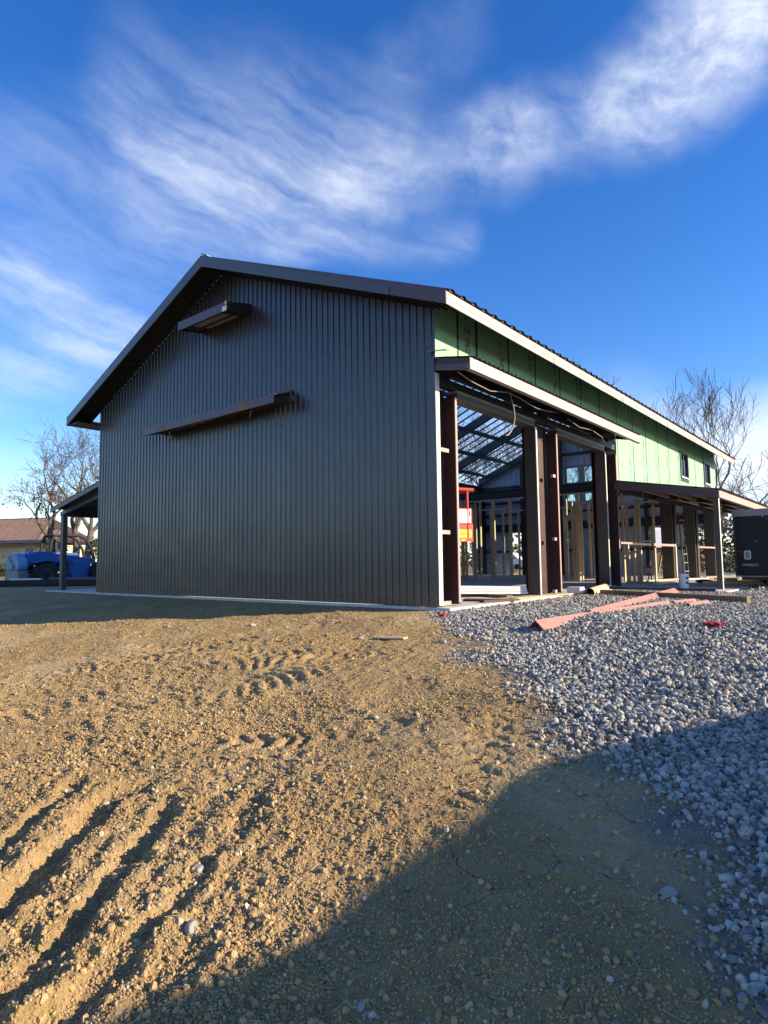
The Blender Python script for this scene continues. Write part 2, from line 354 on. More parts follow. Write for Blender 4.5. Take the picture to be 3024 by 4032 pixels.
def ground_mat():
    m=bpy.data.materials.new('yard_soil'); m.use_nodes=True; n=m.node_tree.nodes; lk=m.node_tree.links; b=n['Principled BSDF']; b.inputs['Roughness'].default_value=.95; b.inputs['Specular IOR Level'].default_value=.15
    ge=n.new('ShaderNodeNewGeometry')
    def noise(sc,det=6,ro=.6):
        z=n.new('ShaderNodeTexNoise'); z.inputs['Scale'].default_value=sc; z.inputs['Detail'].default_value=det; z.inputs['Roughness'].default_value=ro; lk.new(ge.outputs['Position'],z.inputs['Vector']); return z.outputs['Fac']
    def ramp(f,els):
        r=n.new('ShaderNodeValToRGB'); e=r.color_ramp.elements; e[0].position=els[0][0]; e[0].color=(*els[0][1],1); e[1].position=els[-1][0]; e[1].color=(*els[-1][1],1)
        for p,c in els[1:-1]: x=e.new(p); x.color=(*c,1)
        lk.new(f,r.inputs[0]); return r.outputs[0]
    def mix(f,a,bb):
        x=n.new('ShaderNodeMix'); x.data_type='RGBA'
        for k,v in (('Factor',f),('A',a),('B',bb)):
            if isinstance(v,(int,float)): x.inputs[k].default_value=v
            elif isinstance(v,tuple): x.inputs[k].default_value=(*v,1)
            else: lk.new(v,x.inputs[k])
        return x.outputs['Result']
    soil=ramp(noise(1.1,8,.7),[(.3,(.315,.205,.098)),(.5,(.41,.276,.122)),(.72,(.46,.315,.16))])
    pale=mix(ramp(noise(.55,5),[(.52,(0,0,0)),(.68,(1,1,1))]),soil,(.50,.37,.20))
    spk=n.new('ShaderNodeTexVoronoi'); spk.inputs['Scale'].default_value=38; lk.new(ge.outputs['Position'],spk.inputs['Vector'])
    sc=n.new('ShaderNodeSeparateColor'); lk.new(spk.outputs['Color'],sc.inputs[0])
    gt=n.new('ShaderNodeMath'); gt.operation='GREATER_THAN'; gt.inputs[1].default_value=.93; lk.new(sc.outputs[0],gt.inputs[0])
    ld=n.new('ShaderNodeMath'); ld.operation='LESS_THAN'; ld.inputs[1].default_value=.33; lk.new(spk.outputs['Distance'],ld.inputs[0])
    an=n.new('ShaderNodeMath'); an.operation='MULTIPLY'; lk.new(gt.outputs[0],an.inputs[0]); lk.new(ld.outputs[0],an.inputs[1])
    soil2=mix(an.outputs[0],pale,(.46,.41,.33))
    # drying cracks in the packed soil
    wv=n.new('ShaderNodeTexNoise'); wv.inputs['Scale'].default_value=5; wv.inputs['Detail'].default_value=4; lk.new(ge.outputs['Position'],wv.inputs['Vector'])
    va=n.new('ShaderNodeVectorMath'); va.operation='MULTIPLY_ADD'; lk.new(wv.outputs['Color'],va.inputs[0]); va.inputs[1].default_value=(.22,.22,0); lk.new(ge.outputs['Position'],va.inputs[2])
    cr=n.new('ShaderNodeTexVoronoi'); cr.feature='DISTANCE_TO_EDGE'; cr.inputs['Scale'].default_value=2.0; lk.new(va.outputs[0],cr.inputs['Vector'])
    c1=n.new('ShaderNodeMath'); c1.operation='LESS_THAN'; c1.inputs[1].default_value=.0045; lk.new(cr.outputs['Distance'],c1.inputs[0])
    c2=n.new('ShaderNodeMath'); c2.operation='GREATER_THAN'; c2.inputs[1].default_value=.53; lk.new(noise(1.7,3),c2.inputs[0])
    c3=n.new('ShaderNodeMath'); c3.operation='MULTIPLY'; lk.new(c1.outputs[0],c3.inputs[0]); lk.new(c2.outputs[0],c3.inputs[1])
    soil2=mix(c3.outputs[0],soil2,(.12,.08,.04))
    fines=ramp(noise(9,6),[(.3,(.15,.14,.125)),(.7,(.27,.26,.24))])
    at=n.new('ShaderNodeAttribute'); at.attribute_name='gravel'
    nearc=mix(at.outputs['Fac'],soil2,fines)
    at2=n.new('ShaderNodeAttribute'); at2.attribute_name='far'
    farc=ramp(noise(.06,6),[(.35,(.20,.15,.08)),(.55,(.27,.21,.12)),(.7,(.15,.14,.06))])
    lk.new(mix(at2.outputs['Fac'],nearc,farc),b.inputs['Base Color'])
    bp=n.new('ShaderNodeBump'); bp.inputs['Strength'].default_value=1.0; bp.inputs['Distance'].default_value=.018
    lk.new(noise(75,5,.7),bp.inputs['Height']); b2=n.new('ShaderNodeBump'); b2.inputs['Strength'].default_value=.6; b2.inputs['Distance'].default_value=.03
    lk.new(noise(17,4),b2.inputs['Height']); lk.new(bp.outputs[0],b2.inputs['Normal']); lk.new(b2.outputs[0],b.inputs['Normal'])
    return m
def build_ground():
    d0=rad(42)
    th=np.concatenate([np.linspace(-math.pi,-d0,50,endpoint=False),np.linspace(-d0,d0,1150),np.linspace(d0,math.pi,51)[1:-1]])
    r=np.concatenate([[.05,.5,1.0],np.geomspace(1.35,16,1000),np.geomspace(16.3,60,60),np.geomspace(64,4000,30)])
    ang=YAW+th                                  # from +y toward +x
    R_,A=np.meshgrid(r,ang,indexing='ij')
    X=CAMP[0]+R_*np.sin(A); Y=CAMP[1]+R_*np.cos(A)
    Z=height(X,Y)
    V=np.stack([X,Y,Z],-1).reshape(-1,3); nr,na=R_.shape
    i=np.arange(nr-1)[:,None]*na; j=np.arange(na)[None,:]; j2=(j+1)%na
    F=np.stack([i+j,i+na+j,i+na+j2,i+j2],-1).reshape(-1,4)
    o=arr_mesh('ground',V,F[:,::-1],ground_mat()); me=o.data
    if me.polygons[5000].normal.z<0: me.flip_normals()
    gm=gravel_mask(X,Y); nz=fbm(X*2.5,Y*2.5,5,3)*.9
    g=np.clip((gm+nz*.6)*2.2+.45,0,1)
    far=np.clip((np.hypot(X+2,Y-5)-24)/10,0,1)
    for nm,v in (('gravel',g),('far',far)):
        a=me.attributes.new(nm,'FLOAT','POINT'); a.data.foreach_set('value',v.astype(np.float32).ravel())
    me.polygons.foreach_set('use_smooth',np.ones(len(me.polygons),bool))
    return tag(o,'bare tan building yard soil with tyre ruts','ground',kind='structure')
build_ground()

# ------------------------------------------------------------------ stones and clods
PHI=(1+5**.5)/2
ICO=np.array([(-1,PHI,0),(1,PHI,0),(-1,-PHI,0),(1,-PHI,0),(0,-1,PHI),(0,1,PHI),(0,-1,-PHI),(0,1,-PHI),(PHI,0,-1),(PHI,0,1),(-PHI,0,-1),(-PHI,0,1)])/1.902
ICF=np.array([(0,11,5),(0,5,1),(0,1,7),(0,7,10),(0,10,11),(1,5,9),(5,11,4),(11,10,2),(10,7,6),(7,1,8),(3,9,4),(3,4,2),(3,2,6),(3,6,8),(3,8,9),(4,9,5),(2,4,11),(6,2,10),(8,6,7),(9,8,1)])
OCT=np.array([(1,0,0),(-1,0,0),(0,1,0),(0,-1,0),(0,0,1),(0,0,-1)],float)
OCF=np.array([(0,2,4),(2,1,4),(1,3,4),(3,0,4),(2,0,5),(1,2,5),(3,1,5),(0,3,5)])
def quat_rot(N):
    q=RNG.normal(size=(N,4)); q/=np.linalg.norm(q,axis=1,keepdims=True); w,x,y,z=q.T
    return np.stack([np.stack([1-2*(y*y+z*z),2*(x*y-z*w),2*(x*z+y*w)],-1),np.stack([2*(x*y+z*w),1-2*(x*x+z*z),2*(y*z-x*w)],-1),np.stack([2*(x*z-y*w),2*(y*z+x*w),1-2*(x*x+y*y)],-1)],1)
def rocks(C,size,base,faces,jit=.36,flat=(.5,1.0)):
    N=len(C); v=base[None]*(1+RNG.uniform(-jit,jit,(N,len(base),1)))
    sc=np.stack([RNG.uniform(.75,1.25,N),RNG.uniform(.6,1.0,N),RNG.uniform(*flat,N)],-1)*size[:,None]*.5
    v=np.einsum('nij,nkj->nki',quat_rot(N),v*sc[:,None,:])+C[:,None,:]
    F=faces[None]+(np.arange(N)*len(base))[:,None,None]
    return v.reshape(-1,3),F.reshape(-1,3)
def inside_slab(x,y):
    return ((x<.30)&(y>-.10))|((x<2.75)&(y>6.7))
def sample(N,r0,r1,half=34,p=2.0):
    # polar samples round the viewer's standing place, denser near it
    u=RNG.random(N)
    if p==2.0: r=r0*(r1/r0)**u
    else: r=(r0**(2-p)+u*(r1**(2-p)-r0**(2-p)))**(1/(2-p))
    a=YAW+np.radians(RNG.uniform(-half,half,N)); return CAMP[0]+r*np.sin(a),CAMP[1]+r*np.cos(a),r
def scatter(name,parts,mt,label,cat):
    VV=[];FF=[];off=0
    for v,f in parts: VV.append(v); FF.append(f+off); off+=len(v)
    o=arr_mesh(name,np.concatenate(VV),np.concatenate(FF),mt); return tag(o,label,cat,kind='stuff')
# gravel
parts=[]
for (N,r0,r1,p,s0,s1,base,fc) in ((130000,2.0,9,1.2,.017,.054,ICO,ICF),(150000,8.5,17,1.0,.026,.056,OCT,OCF),(70000,16,38,1.0,.06,.12,OCT,OCF),(70000,1.2,16,1.0,.03,.06,OCT,OCF)):
    x,y,r=sample(int(N*1.17),r0,r1,42,p); N=len(x)
    if r0<1.5:                                  # the part of the yard to the right of the view
        a=YAW+np.radians(RNG.uniform(40,95,N)); x=CAMP[0]+r*np.sin(a); y=CAMP[1]+r*np.cos(a)
    gm=gravel_mask(x,y)
    edge=gm+.50*fbm(x*1.6,y*1.6,7,4)*np.clip(r/4.5,.4,1.6)+.13*RNG.normal(size=N)
    dens=np.clip(edge*1.5+.12,0,1); thin=np.exp(-np.clip(-edge,0,9)*3.0)*.022
    keep=((RNG.random(N)<np.maximum(dens,thin))&~inside_slab(x,y)&(y<34)&(x<14))
    x,y,r=x[keep],y[keep],r[keep]; n=len(x)
    sz=(s0+(s1-s0)*RNG.random(n)**1.7)*np.clip(.85+.8*gravel_mask(x,y),.45,1)
    z=height(x,y)+sz*.16+np.where(RNG.random(n)<.35,sz*.35,0)*np.clip(gravel_mask(x,y),0,1)
    parts.append(rocks(np.stack([x,y,z],-1),sz,base,fc))
scatter('gravel',parts,M['gravel'],'grey crushed stone spread in front of the open bays','gravel')
# clods
parts=[]
for (N,r0,r1,s0,s1,base,fc) in ((170000,1.7,5.5,.0035,.014,ICO,ICF),(130000,4.5,13,.006,.020,OCT,OCF)):
    x,y,r=sample(int(N*1.17),r0,r1,41); N=len(x); gm=gravel_mask(x,y)
    patch=np.clip(rough_patch(x,y)*1.1+.5*vnoise(x*3,y*3,5),.04,1)
    keep=(RNG.random(N)<patch)&(gm<.6)&~inside_slab(x,y)&(y<-.25)
    x,y,r=x[keep],y[keep],r[keep]; n=len(x)
    sz=(s0+(s1-s0)*RNG.random(n)**3.0+np.where(RNG.random(n)<.012,.02,0))*(1+.03*r)
    parts.append(rocks(np.stack([x,y,height(x,y)+sz*.12],-1),sz,base,fc,.25,(.6,1)))
scatter('dirt_clods',parts,M['clod'],'small tan soil clods and pebbles scattered over the dirt','dirt clods')
def subdivide(V,F):
    V=[tuple(p) for p in V]; c={}; out=[]
    def mid(a,b):
        k=(min(a,b),max(a,b))
        if k not in c:
            p=np.array(V[a])+np.array(V[b]); p/=np.linalg.norm(p); V.append(tuple(p)); c[k]=len(V)-1
        return c[k]
    for a,b,d in F: ab,bd,da=mid(a,b),mid(b,d),mid(d,a); out+=[(a,ab,da),(b,bd,ab),(d,da,bd),(ab,bd,da)]
    return np.array(V),np.array(out)
SUBICO=subdivide(*subdivide(*subdivide(ICO,ICF)))
# single stones one can pick out
STONES=[(4.62,-5.30,.085),(4.98,-6.05,.11),(3.28,-6.45,.075),(4.02,-6.35,.045),(2.95,-6.2,.07),(4.72,-6.3,.04),(.35,-2.2,.10),(-1.9,-2.0,.11),(1.35,-1.95,.13),(-3.3,-2.5,.09),(4.25,-6.6,.035),(2.35,-4.3,.07)]
LAB=['flat bluish stone lying alone in the shaded soil beside the gravel edge','large oval stone at the right edge of the shaded soil','pale wedge shaped stone in the sunlit soil above the shadow edge','small tan stone lying just inside the shadow edge','pale stone on the crest between the wheel ruts','small white pebble in the middle of the shaded soil','pale stone on the lit soil near the building corner','flat stone on the pale trampled soil facing the gable','dark standing stone where soil meets gravel','stone lying in the sunlit soil left of the gable shadow line','little white pebble low in the shaded soil','stone in the sunlit soil between the tyre lug prints']
for (x,y,s),lb in zip(STONES,LAB):
    s*=.72
    z=float(height(np.array([x]),np.array([y]))[0]); v,f=SUBICO
    q=RNG.normal(size=(3,)); off=RNG.uniform(0,50,3); nrm=v.copy()
    dsp=.30*fbm(nrm[:,0]*1.1+off[0]+nrm[:,2]*.7,nrm[:,1]*1.1+off[1]-nrm[:,2]*.6,5,3)+.14*fbm(nrm[:,0]*3+off[2],nrm[:,2]*3+nrm[:,1]*2,8,3)
    pl=np.array([RNG.normal(size=3) for _ in range(7)]); pl/=np.linalg.norm(pl,axis=1,keepdims=True)
    vv=nrm*(1+dsp)[:,None]
    for p_ in pl:                                   # planes chipped off
        t=vv@p_-.72; vv=vv-np.clip(t,0,9)[:,None]*p_*.85
    a_=RNG.uniform(0,6.28); ca_,sa_=math.cos(a_),math.sin(a_); vv=vv*np.array([s*.72,s*.48,s*.34]); vv=np.stack([vv[:,0]*ca_-vv[:,1]*sa_,vv[:,0]*sa_+vv[:,1]*ca_,vv[:,2]],-1)
    o=arr_mesh('field_stone',vv+np.array([x,y,z+s*.12]),f,M['rock'],(x,y,z)); tag(o,lb,'stone','loose stones on the soil')
    o.data.polygons.foreach_set('use_smooth',np.ones(len(f),bool))

# straw and twigs trodden into the soil
mb=MB(); rs=random.Random(5)
for k in range(300):
    r=1.9*(11/1.9)**rs.random(); a=YAW+rad(rs.uniform(-33,30)); x=CAMP[0]+r*math.sin(a); y=CAMP[1]+r*math.cos(a)
    if y>-.4 or float(gravel_mask(np.array([x]),np.array([y]))[0])>.3: continue
    z=float(height(np.array([x]),np.array([y]))[0]); t=rs.random()*6.28; l=rs.uniform(.02,.09)*(1+.05*r); w=.0016*(1+.12*r)
    mb.bar((x-math.cos(t)*l/2,y-math.sin(t)*l/2,z+.004),(x+math.cos(t)*l/2,y+math.sin(t)*l/2,z+.006+rs.random()*.012),w,w)
o=mb.build('straw_litter',mat('dry_straw',(.42,.32,.18),.8,0,.3,5),origin=(0,0,-.5)); tag(o,'dry straw bits and twigs trodden into the tan soil','straw',kind='stuff')
# ------------------------------------------------------------------ the metal building
bld=thing('metal_building','dark ribbed metal barn shell with steel frame, green sheathing and unfinished open bays','building')
RIB=W/76
def rib_profile(a0,a1,per=RIB,base=.052,top=.030,dep=.017,lead=.04):
    pts=[(a0,0)]; p=a0+lead
    while p+base<a1:
        pts+=[(p,0),(p+(base-top)/2,dep),(p+(base+top)/2,dep),(p+base,0)]; p+=per
    pts.append((a1,0)); return pts
def ribbed_wall(mb,a0,a1,zb,zt,fn,holes=(),**k):
    # fn(a,d,z)->xyz ; holes: (a0,a1,z0,z1)
    pr=rib_profile(a0,a1,**k); cuts=sorted({h for q in holes for h in q[:2]})
    for (p,dp),(q,dq) in zip(pr[:-1],pr[1:]):
        cs=[p]+[c for c in cuts if p<c<q]+[q]
        for s,e in zip(cs[:-1],cs[1:]):
            ds=dp+(dq-dp)*(s-p)/max(q-p,1e-9); de=dp+(dq-dp)*(e-p)/max(q-p,1e-9)
            m=(s+e)/2; spans=[(zb,None)]
            for h in holes:
                if h[0]<m<h[1]:
                    spans=[(zb,h[2]),(h[3],None)] if h[2]>zb+.01 else [(h[3],None)]
            for z0,z1 in spans:
                zs=z1 if z1 is not None else zt(s); ze=z1 if z1 is not None else zt(e)
                mb.add([fn(s,ds,z0),fn(e,de,z0),fn(e,de,ze),fn(s,ds,zs)],[(0,1,2,3)])
wall_top=lambda x: ztop(x)-.108
mb=MB(); ribbed_wall(mb,-W,0,0.012,wall_top,lambda a,d,z:(a,-.004-d,z))
mb.add([(-W,.01,.012),(0,.01,.012),(0,.01,wall_top(0)),(RX,.01,wall_top(RX)),(-W,.01,wall_top(-W))],[(0,1,2,3,4)])
gw=mb.build('gable_wall',M['wall'],bld)
# screws
mb=MB()
for z,st in ((.13,1),(1.15,2),(2.35,2),(3.30,2),(4.45,2)):
    p=-W+.04+RIB*.68; i=0
    while p<-.02:
        if z<wall_top(p)-.1 and i%st==0: mb.box(p-.007,p+.007,-.012,-.004,z-.007,z+.007)
        p+=RIB; i+=1
o=mb.build('screw',M['black'],gw); o['kind']='stuff'
# corner trim, cream jamb strip
box('corner_trim',M['wall'],bld,-.10,.0,-.034,-.027,.02,3.85)
box('jamb_edge',M['jamb'],bld,-.05,.012,-.026,.075,.03,3.60)
# far gable wall with openings
HOL=[(-8.98,-8.30,-1,1.98),(-7.95,-7.62,1.2,2.0),(-5.48,-4.86,-1,1.95),(-2.40,-1.86,-1,1.96),(-.55,-.10,.5,1.95),(-6.02,-5.50,4.16,4.80),(-5.19,-4.66,4.16,4.80),(-6.02,-5.50,3.30,3.70),(-5.19,-4.66,3.30,3.70)]
mb=MB()
HG=[(-8.98,-8.30,0,1.98),(-5.48,-4.86,0,1.95),(-2.40,-1.86,0,1.96),(-.75,-.12,0,1.95),(-6.16,-4.51,2.90,4.94)]
ribbed_wall(mb,-W,0,0.0,wall_top,lambda a,d,z:(a,L-d,z),HG,per=RIB*2,base=.075,top=.04,dep=.03)
fgw=mb.build('far_gable_wall',M['inside'],bld)
mb=MB(); zt=wall_top
for z in (1.1,2.35,2.86,3.45,4.2,5.45):
    lo=max(-W,RX-(RZ-.3-z)/PK); hi=min(0,RX+(RZ-.3-z)/PK)
    for a,b in [(lo,-6.2),(-4.45,hi)] if 2.9<z<5 else [(lo,hi)]:
        segs=[(a,b)]
        if z<1.98:
            segs=[]; cur=a
            for h in HG[:4]:
                if h[0]>cur: segs.append((cur,h[0]))
                cur=h[1]
            segs.append((cur,b))
        for s,e in segs:
            if e-s>.05: mb.box(s,e,L-.14,L-.04,z-.05,z+.05)
mb.build('girt',M['darksteel'],fgw)
mb=MB()
for x in (-10.45,-8.2,-6.26,-4.41,-2.6):
    mb.box(x-.07,x+.07,L-.30,L-.145,0,wall_top(x)-.05)
mb.build('wind_column',M['darksteel'],fgw)
mb=MB().box(-10.6,-.1,L-.26,L-.15,2.04,2.30); mb.build('header_beam',M['darksteel'],fgw)
# the pair of glazed loft doors in the far gable
for x0,x1 in ((-6.15,-5.335),(-5.325,-4.52)):
    d=MB(); g0,g1=(x0+.13,x0+.66); 
    for (za,zb) in ((4.80,4.93),(3.70,4.15),(2.92,3.30)): d.box(x0,x1,L-.10,L-.05,za,zb)
    for (za,zb) in ((4.15,4.80),(3.30,3.70)): d.box(x0,g0,L-.10,L-.05,za,zb); d.box(g1,x1,L-.10,L-.05,za,zb)
    dd=d.build('loft_door',M['doorwhite'],fgw)
    for (za,zb) in ((4.15,4.80),(3.30,3.70)): box('pane',M['glass'],dd,g0,g1,L-.08,L-.074,za,zb)
# left long wall (inner side seen through the bays)
mb=MB(); ribbed_wall(mb,0.0,L,0.0,lambda a:ET-.15,lambda a,d,z:(-W-d,a,z),[(17.2,18.5,0,2.0)],per=RIB*2,base=.075,top=.04,dep=.03)
lw=mb.build('left_side_wall',M['inside'],bld)
mb=MB()
for z in (1.1,2.35,3.5,4.3): mb.box(-W+.05,-W+.15,.2,17.2 if z<2 else L-.2,z-.05,z+.05)
mb.build('girt',M['darksteel'],lw)
# green sheathed long wall
wins=[(14.13,15.10,3.36,4.22),(17.42,18.32,3.43,4.25)]
mb=MB(); x0,x1=-.020,0.0
mb.box(x0,x1,.0,8.03,3.84,4.775)
ys=[8.03]
for a,b,c0,d0 in wins: mb.box(x0,x1,ys[-1],a,2.655,4.775); mb.box(x0,x1,a,b,2.655,c0); mb.box(x0,x1,a,b,d0,4.775); ys.append(b)
mb.box(x0,x1,ys[-1],L,2.655,4.775)
sw=mb.build('green_side_wall',M['green'],bld)
for y,w,zb in [(.655,.05,3.84),(1.25,.07,3.84),(2.385,.05,3.84),(3.495,.05,3.84),(4.67,.05,3.84),(5.81,.05,3.84),(6.95,.05,3.84),(8.14,.04,2.66),(9.377,.045,2.66),(10.51,.045,2.66),(11.68,.045,2.66),(12.80,.045,2.66),(13.97,.04,2.66),(16.12,.04,2.66),(17.37,.035,2.66)]:
    box('seam_tape',M['tape'],sw,.0005,.0035,y-w/2,y+w/2,zb,4.772)
for a,b,c0,d0 in wins:
    f=MB(); t=.055
    f.box(-.05,.03,a-.02,a+t,c0-.02,d0+.02); f.box(-.05,.03,b-t,b+.02,c0-.02,d0+.02); f.box(-.05,.03,a+t,b-t,d0-t,d0+.02); f.box(-.05,.03,a+t,b-t,c0-.02,c0+t)
    wn=f.build('window',M['trimgrey'],sw); box('pane',M['glass'],wn,-.03,-.022,a+t,b-t,c0+t,d0-t); box('glazing_bar',M['trimgrey'],wn,-.02,-.004,(a+b)/2-.02,(a+b)/2+.02,c0+t,d0-t)
    box('flashing_tape',M['tape'],wn,.004,.008,a-.02,b+.06,c0-.14,c0-.024); box('sill',M['white2'],wn,.0305,.045,a,b,c0-.02,c0+.015)
# roof sheets
def roof_sheet(x_of, sgn):
    pass
mb=MB(); per=.31; y=-G-.02; pts=[]
while y<L+G:
    pts+=[(y,0),(y+.10,0),(y+.13,.032),(y+.18,.032),(y+.21,0)]; y+=per
pts.append((L+G,0))
vs=[]
for yy,dz in pts:
    for x,ex in ((RX,0),(O+.06,0)): vs.append((x,yy,ztop(x)+.012+dz))
n=len(pts); mb.add(vs,[(2*i,2*i+1,2*i+3,2*i+2) for i in range(n-1)])
mb.add([(RX,-G,ztop(RX)-.004),(O+.05,-G,ztop(O+.05)-.004),(O+.05,L+G,ztop(O+.05)-.004),(RX,L+G,ztop(RX)-.004)],[(3,2,1,0)])
rf=mb.build('roof_sheet',M['roofmetal'],bld)
mb=MB()   # left slope: only the rake strip is sheeted so far
for dz in (.0,.012): mb.add([(-W-O-.03,-G-.02,ztop(-W-O-.03)+dz),(RX-.07,-G-.02,ztop(RX-.07)+dz),(RX-.07,.02,ztop(RX-.07)+dz),(-W-O-.03,.02,ztop(-W-O-.03)+dz)],[(0,1,2,3)])
mb.build('rake_sheet',M['roofmetal'],bld)
mb=MB()
for s in (1,-1):
    mb.prism([(RX,RZ+.03),(RX+s*.18,RZ-.18*PK+.03),(RX+s*.18,RZ-.18*PK+.045),(RX,RZ+.05)],1,-G-.03 if s>0 else .03,L+G)
mb.build('ridge_cap',M['roofmetal'],bld)
# rake fascias
def rake(name,m,xa,xb,ta,tb,ba,bb,y0,y1):
    za,zb=ztop(xa),ztop(xb); return MB().prism([(xa,za-ba),(xb,zb-bb),(xb,zb-tb),(xa,za-ta)],1,y0,y1).build(name,m,bld)
rake('rake_fascia',M['rake'],RX,O+.03,-.01,-.01,FT,FT,-G-.02,-G)
rake('rake_trim',M['trimgrey'],RX,-.42,-.008,.085,FT+.012,FT+.004,-G-.032,-G-.0205)
rake('rake_trim',M['trimgrey'],-W-O-.03,RX,-.01,-.01,FT+.005,FT+.012,-G-.032,-G)
# soffit of the gable overhang, ribbed cross-wise
mb=MB()
for s,(xa,xb) in ((1,(RX,O)),(-1,(RX-.05,-W-O))):
    mb.add([(xa,-G,ztop(xa)-.10),(xb,-G,ztop(xb)-.10),(xb,.0,ztop(xb)-.10),(xa,.0,ztop(xa)-.10)],[(0,1,2,3)])
    for yy in (-.50,-.36,-.22,-.08): mb.prism([(xa,ztop(xa)-.155),(xb,ztop(xb)-.155),(xb,ztop(xb)-.10),(xa,ztop(xa)-.10)],1,yy-.018,yy+.018)
x=RX+.2
while x<O-.05:
    mb.prism([(x,ztop(x)-.20),(x+.05,ztop(x+.05)-.20),(x+.05,ztop(x+.05)-.16),(x,ztop(x)-.16)],1,-G+.01,-.03); x+=.145
mb.build('soffit',M['soffit'],bld)
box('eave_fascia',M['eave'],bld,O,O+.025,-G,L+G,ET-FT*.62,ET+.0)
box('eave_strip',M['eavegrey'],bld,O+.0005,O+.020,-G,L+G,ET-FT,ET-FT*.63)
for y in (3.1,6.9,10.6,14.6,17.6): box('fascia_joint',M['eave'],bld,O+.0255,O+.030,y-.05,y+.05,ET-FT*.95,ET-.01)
box('left_eave_fascia',M['trimgrey'],bld,-W-O-.03,-W-O,-G,L+G,ET-FT-.01,ET)
box('left_eave_soffit',M['soffit'],bld,-W-O+.002,-W-.002,-G+.01,L,ET-FT+.0,ET-FT+.02)
# frames
FR=[.33,3.95,7.95,10.6,12.95,15.85,19.05]
def rafter(y,s,m=M['rafter']):
    xa,xb=(RX,-.2) if s>0 else (RX,-W+.2)
    return MB().prism([(xa,ztop(xa)-.50),(xb,ztop(xb)-.50),(xb,ztop(xb)-.19),(xa,ztop(xa)-.19)],1,y-.085,y+.085).build('rafter',m,bld)
for y in FR:
    if y!=10.6:
        rafter(y,1); rafter(y,-1)
        mb=MB().box(-W+.16,-W+.42,y-.1,y+.1,0,4.2); mb.build('frame_column',M['darksteel'],bld)
# open purlins and lap strips of the unsheeted slope
for x in (-5.55,-6.42,-7.72,-9.0,-10.25):
    z=ztop(x)-.185; MB().prism([(x-.035,z),(x+.035,z),(x+.035,z+.16),(x-.035,z+.16)],1,.25,L).build('purlin',M['rafter'],bld)
for x in (-4.2,-2.9,-1.6,-.3):
    z=ztop(x)-.185; MB().prism([(x-.035,z),(x+.035,z),(x+.035,z+.16),(x-.035,z+.16)],1,.25,L).build('purlin',M['rafter'],bld)
y=.75
while y<L-.2:
    xa,xb=RX-.05,-W-O+.1
    MB().prism([(xa,ztop(xa)-.03),(xb,ztop(xb)-.03),(xb,ztop(xb)+.02),(xa,ztop(xa)+.02)],1,y-.026,y+.026).build('lap_strip',M['rafter'],bld); y+=.57
# columns of the open bays
def colset(yc,ya,yb,first=False):
    # jamb channels either side of a maroon I column
    if not first:
        box('door_jamb',M['colgrey'],bld,-.24,-.004,ya,ya+.065,0,3.30)
        box('jamb_edge',M['jamb'],bld,-.003,.004,ya+.015,ya+.060,.02,3.24)  # cream strip paints the sunlit flange edge of the grey jamb
    o=MB().box(-.22,-.004,yb-.065,yb,0.02,3.34).build('door_jamb',M['primer'],bld)
    box('jamb_edge',M['primer_lit'],bld,-.003,.003,yb-.055,yb-.005,.05,3.30)  # sunlit edge of the maroon jamb, put into the colour
    c=MB(); c.box(-.50,-.485,yc-.10,yc+.10,0,4.25); c.box(-.26,-.242,(ya+.002 if not first else .08),yb-.002,0.0,3.44); c.box(-.485,-.26,yc-.006,yc+.006,0,4.25)
    c.build('steel_column',M['primer'],bld)
colset(.30,.1,.585,True); colset(3.93,3.42,4.44); colset(7.72,7.20,8.02)
for yc,ya,yb in ((13.25,12.95,13.6),(16.05,15.75,16.35),(19.0,18.7,19.2)):
    c=MB(); c.box(-.42,-.40,yc-.13,yc+.13,0,4.25); c.box(-.02,-.004,yc-.13,yc+.13,0,2.62); c.box(-.40,-.02,yc-.008,yc+.008,0,4.25); c.build('steel_column',M['primer'],bld)
    box('door_jamb',M['colgrey'],bld,-.36,-.03,ya,ya+.06,0,2.55)
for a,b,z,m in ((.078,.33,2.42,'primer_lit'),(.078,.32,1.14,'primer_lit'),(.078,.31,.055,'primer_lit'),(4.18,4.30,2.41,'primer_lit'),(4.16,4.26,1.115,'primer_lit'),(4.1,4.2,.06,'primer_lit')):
    box('girt',M[m],bld,-.06,-.001,a,b,z-.03,z+.03)  # short girts painted in the sunlit primer colour
box('girt',M['primer_lit'],bld,-.06,0,8.11,8.98,1.075,1.125); box('girt',M['primer'],bld,-.14,-.06,8.98,10.95,1.06,1.12); box('girt',M['primer_lit'],bld,-.06,0,10.85,13.16,1.06,1.125)  # rail coloured by its sunlit and shaded stretches
box('girt',M['primer_lit'],bld,-.06,0,16.1,18.7,1.045,1.10); box('girt_leg',M['jamb'],bld,-.06,.0,13.12,13.20,.02,1.06); box('girt_leg',M['woodlit'],bld,-.06,0,8.62,8.70,.72,1.07)  # far rail and leg painted pale as sunlit
# header over the open bays, with the gap above it
for a,b in ((.60,3.42),(4.45,7.20)):
    box('header_channel',M['colgrey'],bld,-.22,-.004,a,b,3.30,3.40); box('header_lip',M['galv'],bld,-.20,.0,a,b,3.402,3.445)
box('header_beam',M['darksteel'],bld,-.16,-.03,.08,8.02,3.447,3.585)
box('canopy_ledger',M['darksteel'],bld,-.14,-.004,.0,8.02,3.66,3.838)
for y in (.3,3.93,7.72): box('header_post',M['darksteel'],bld,-.12,-.03,y-.16,y+.16,3.587,3.658)
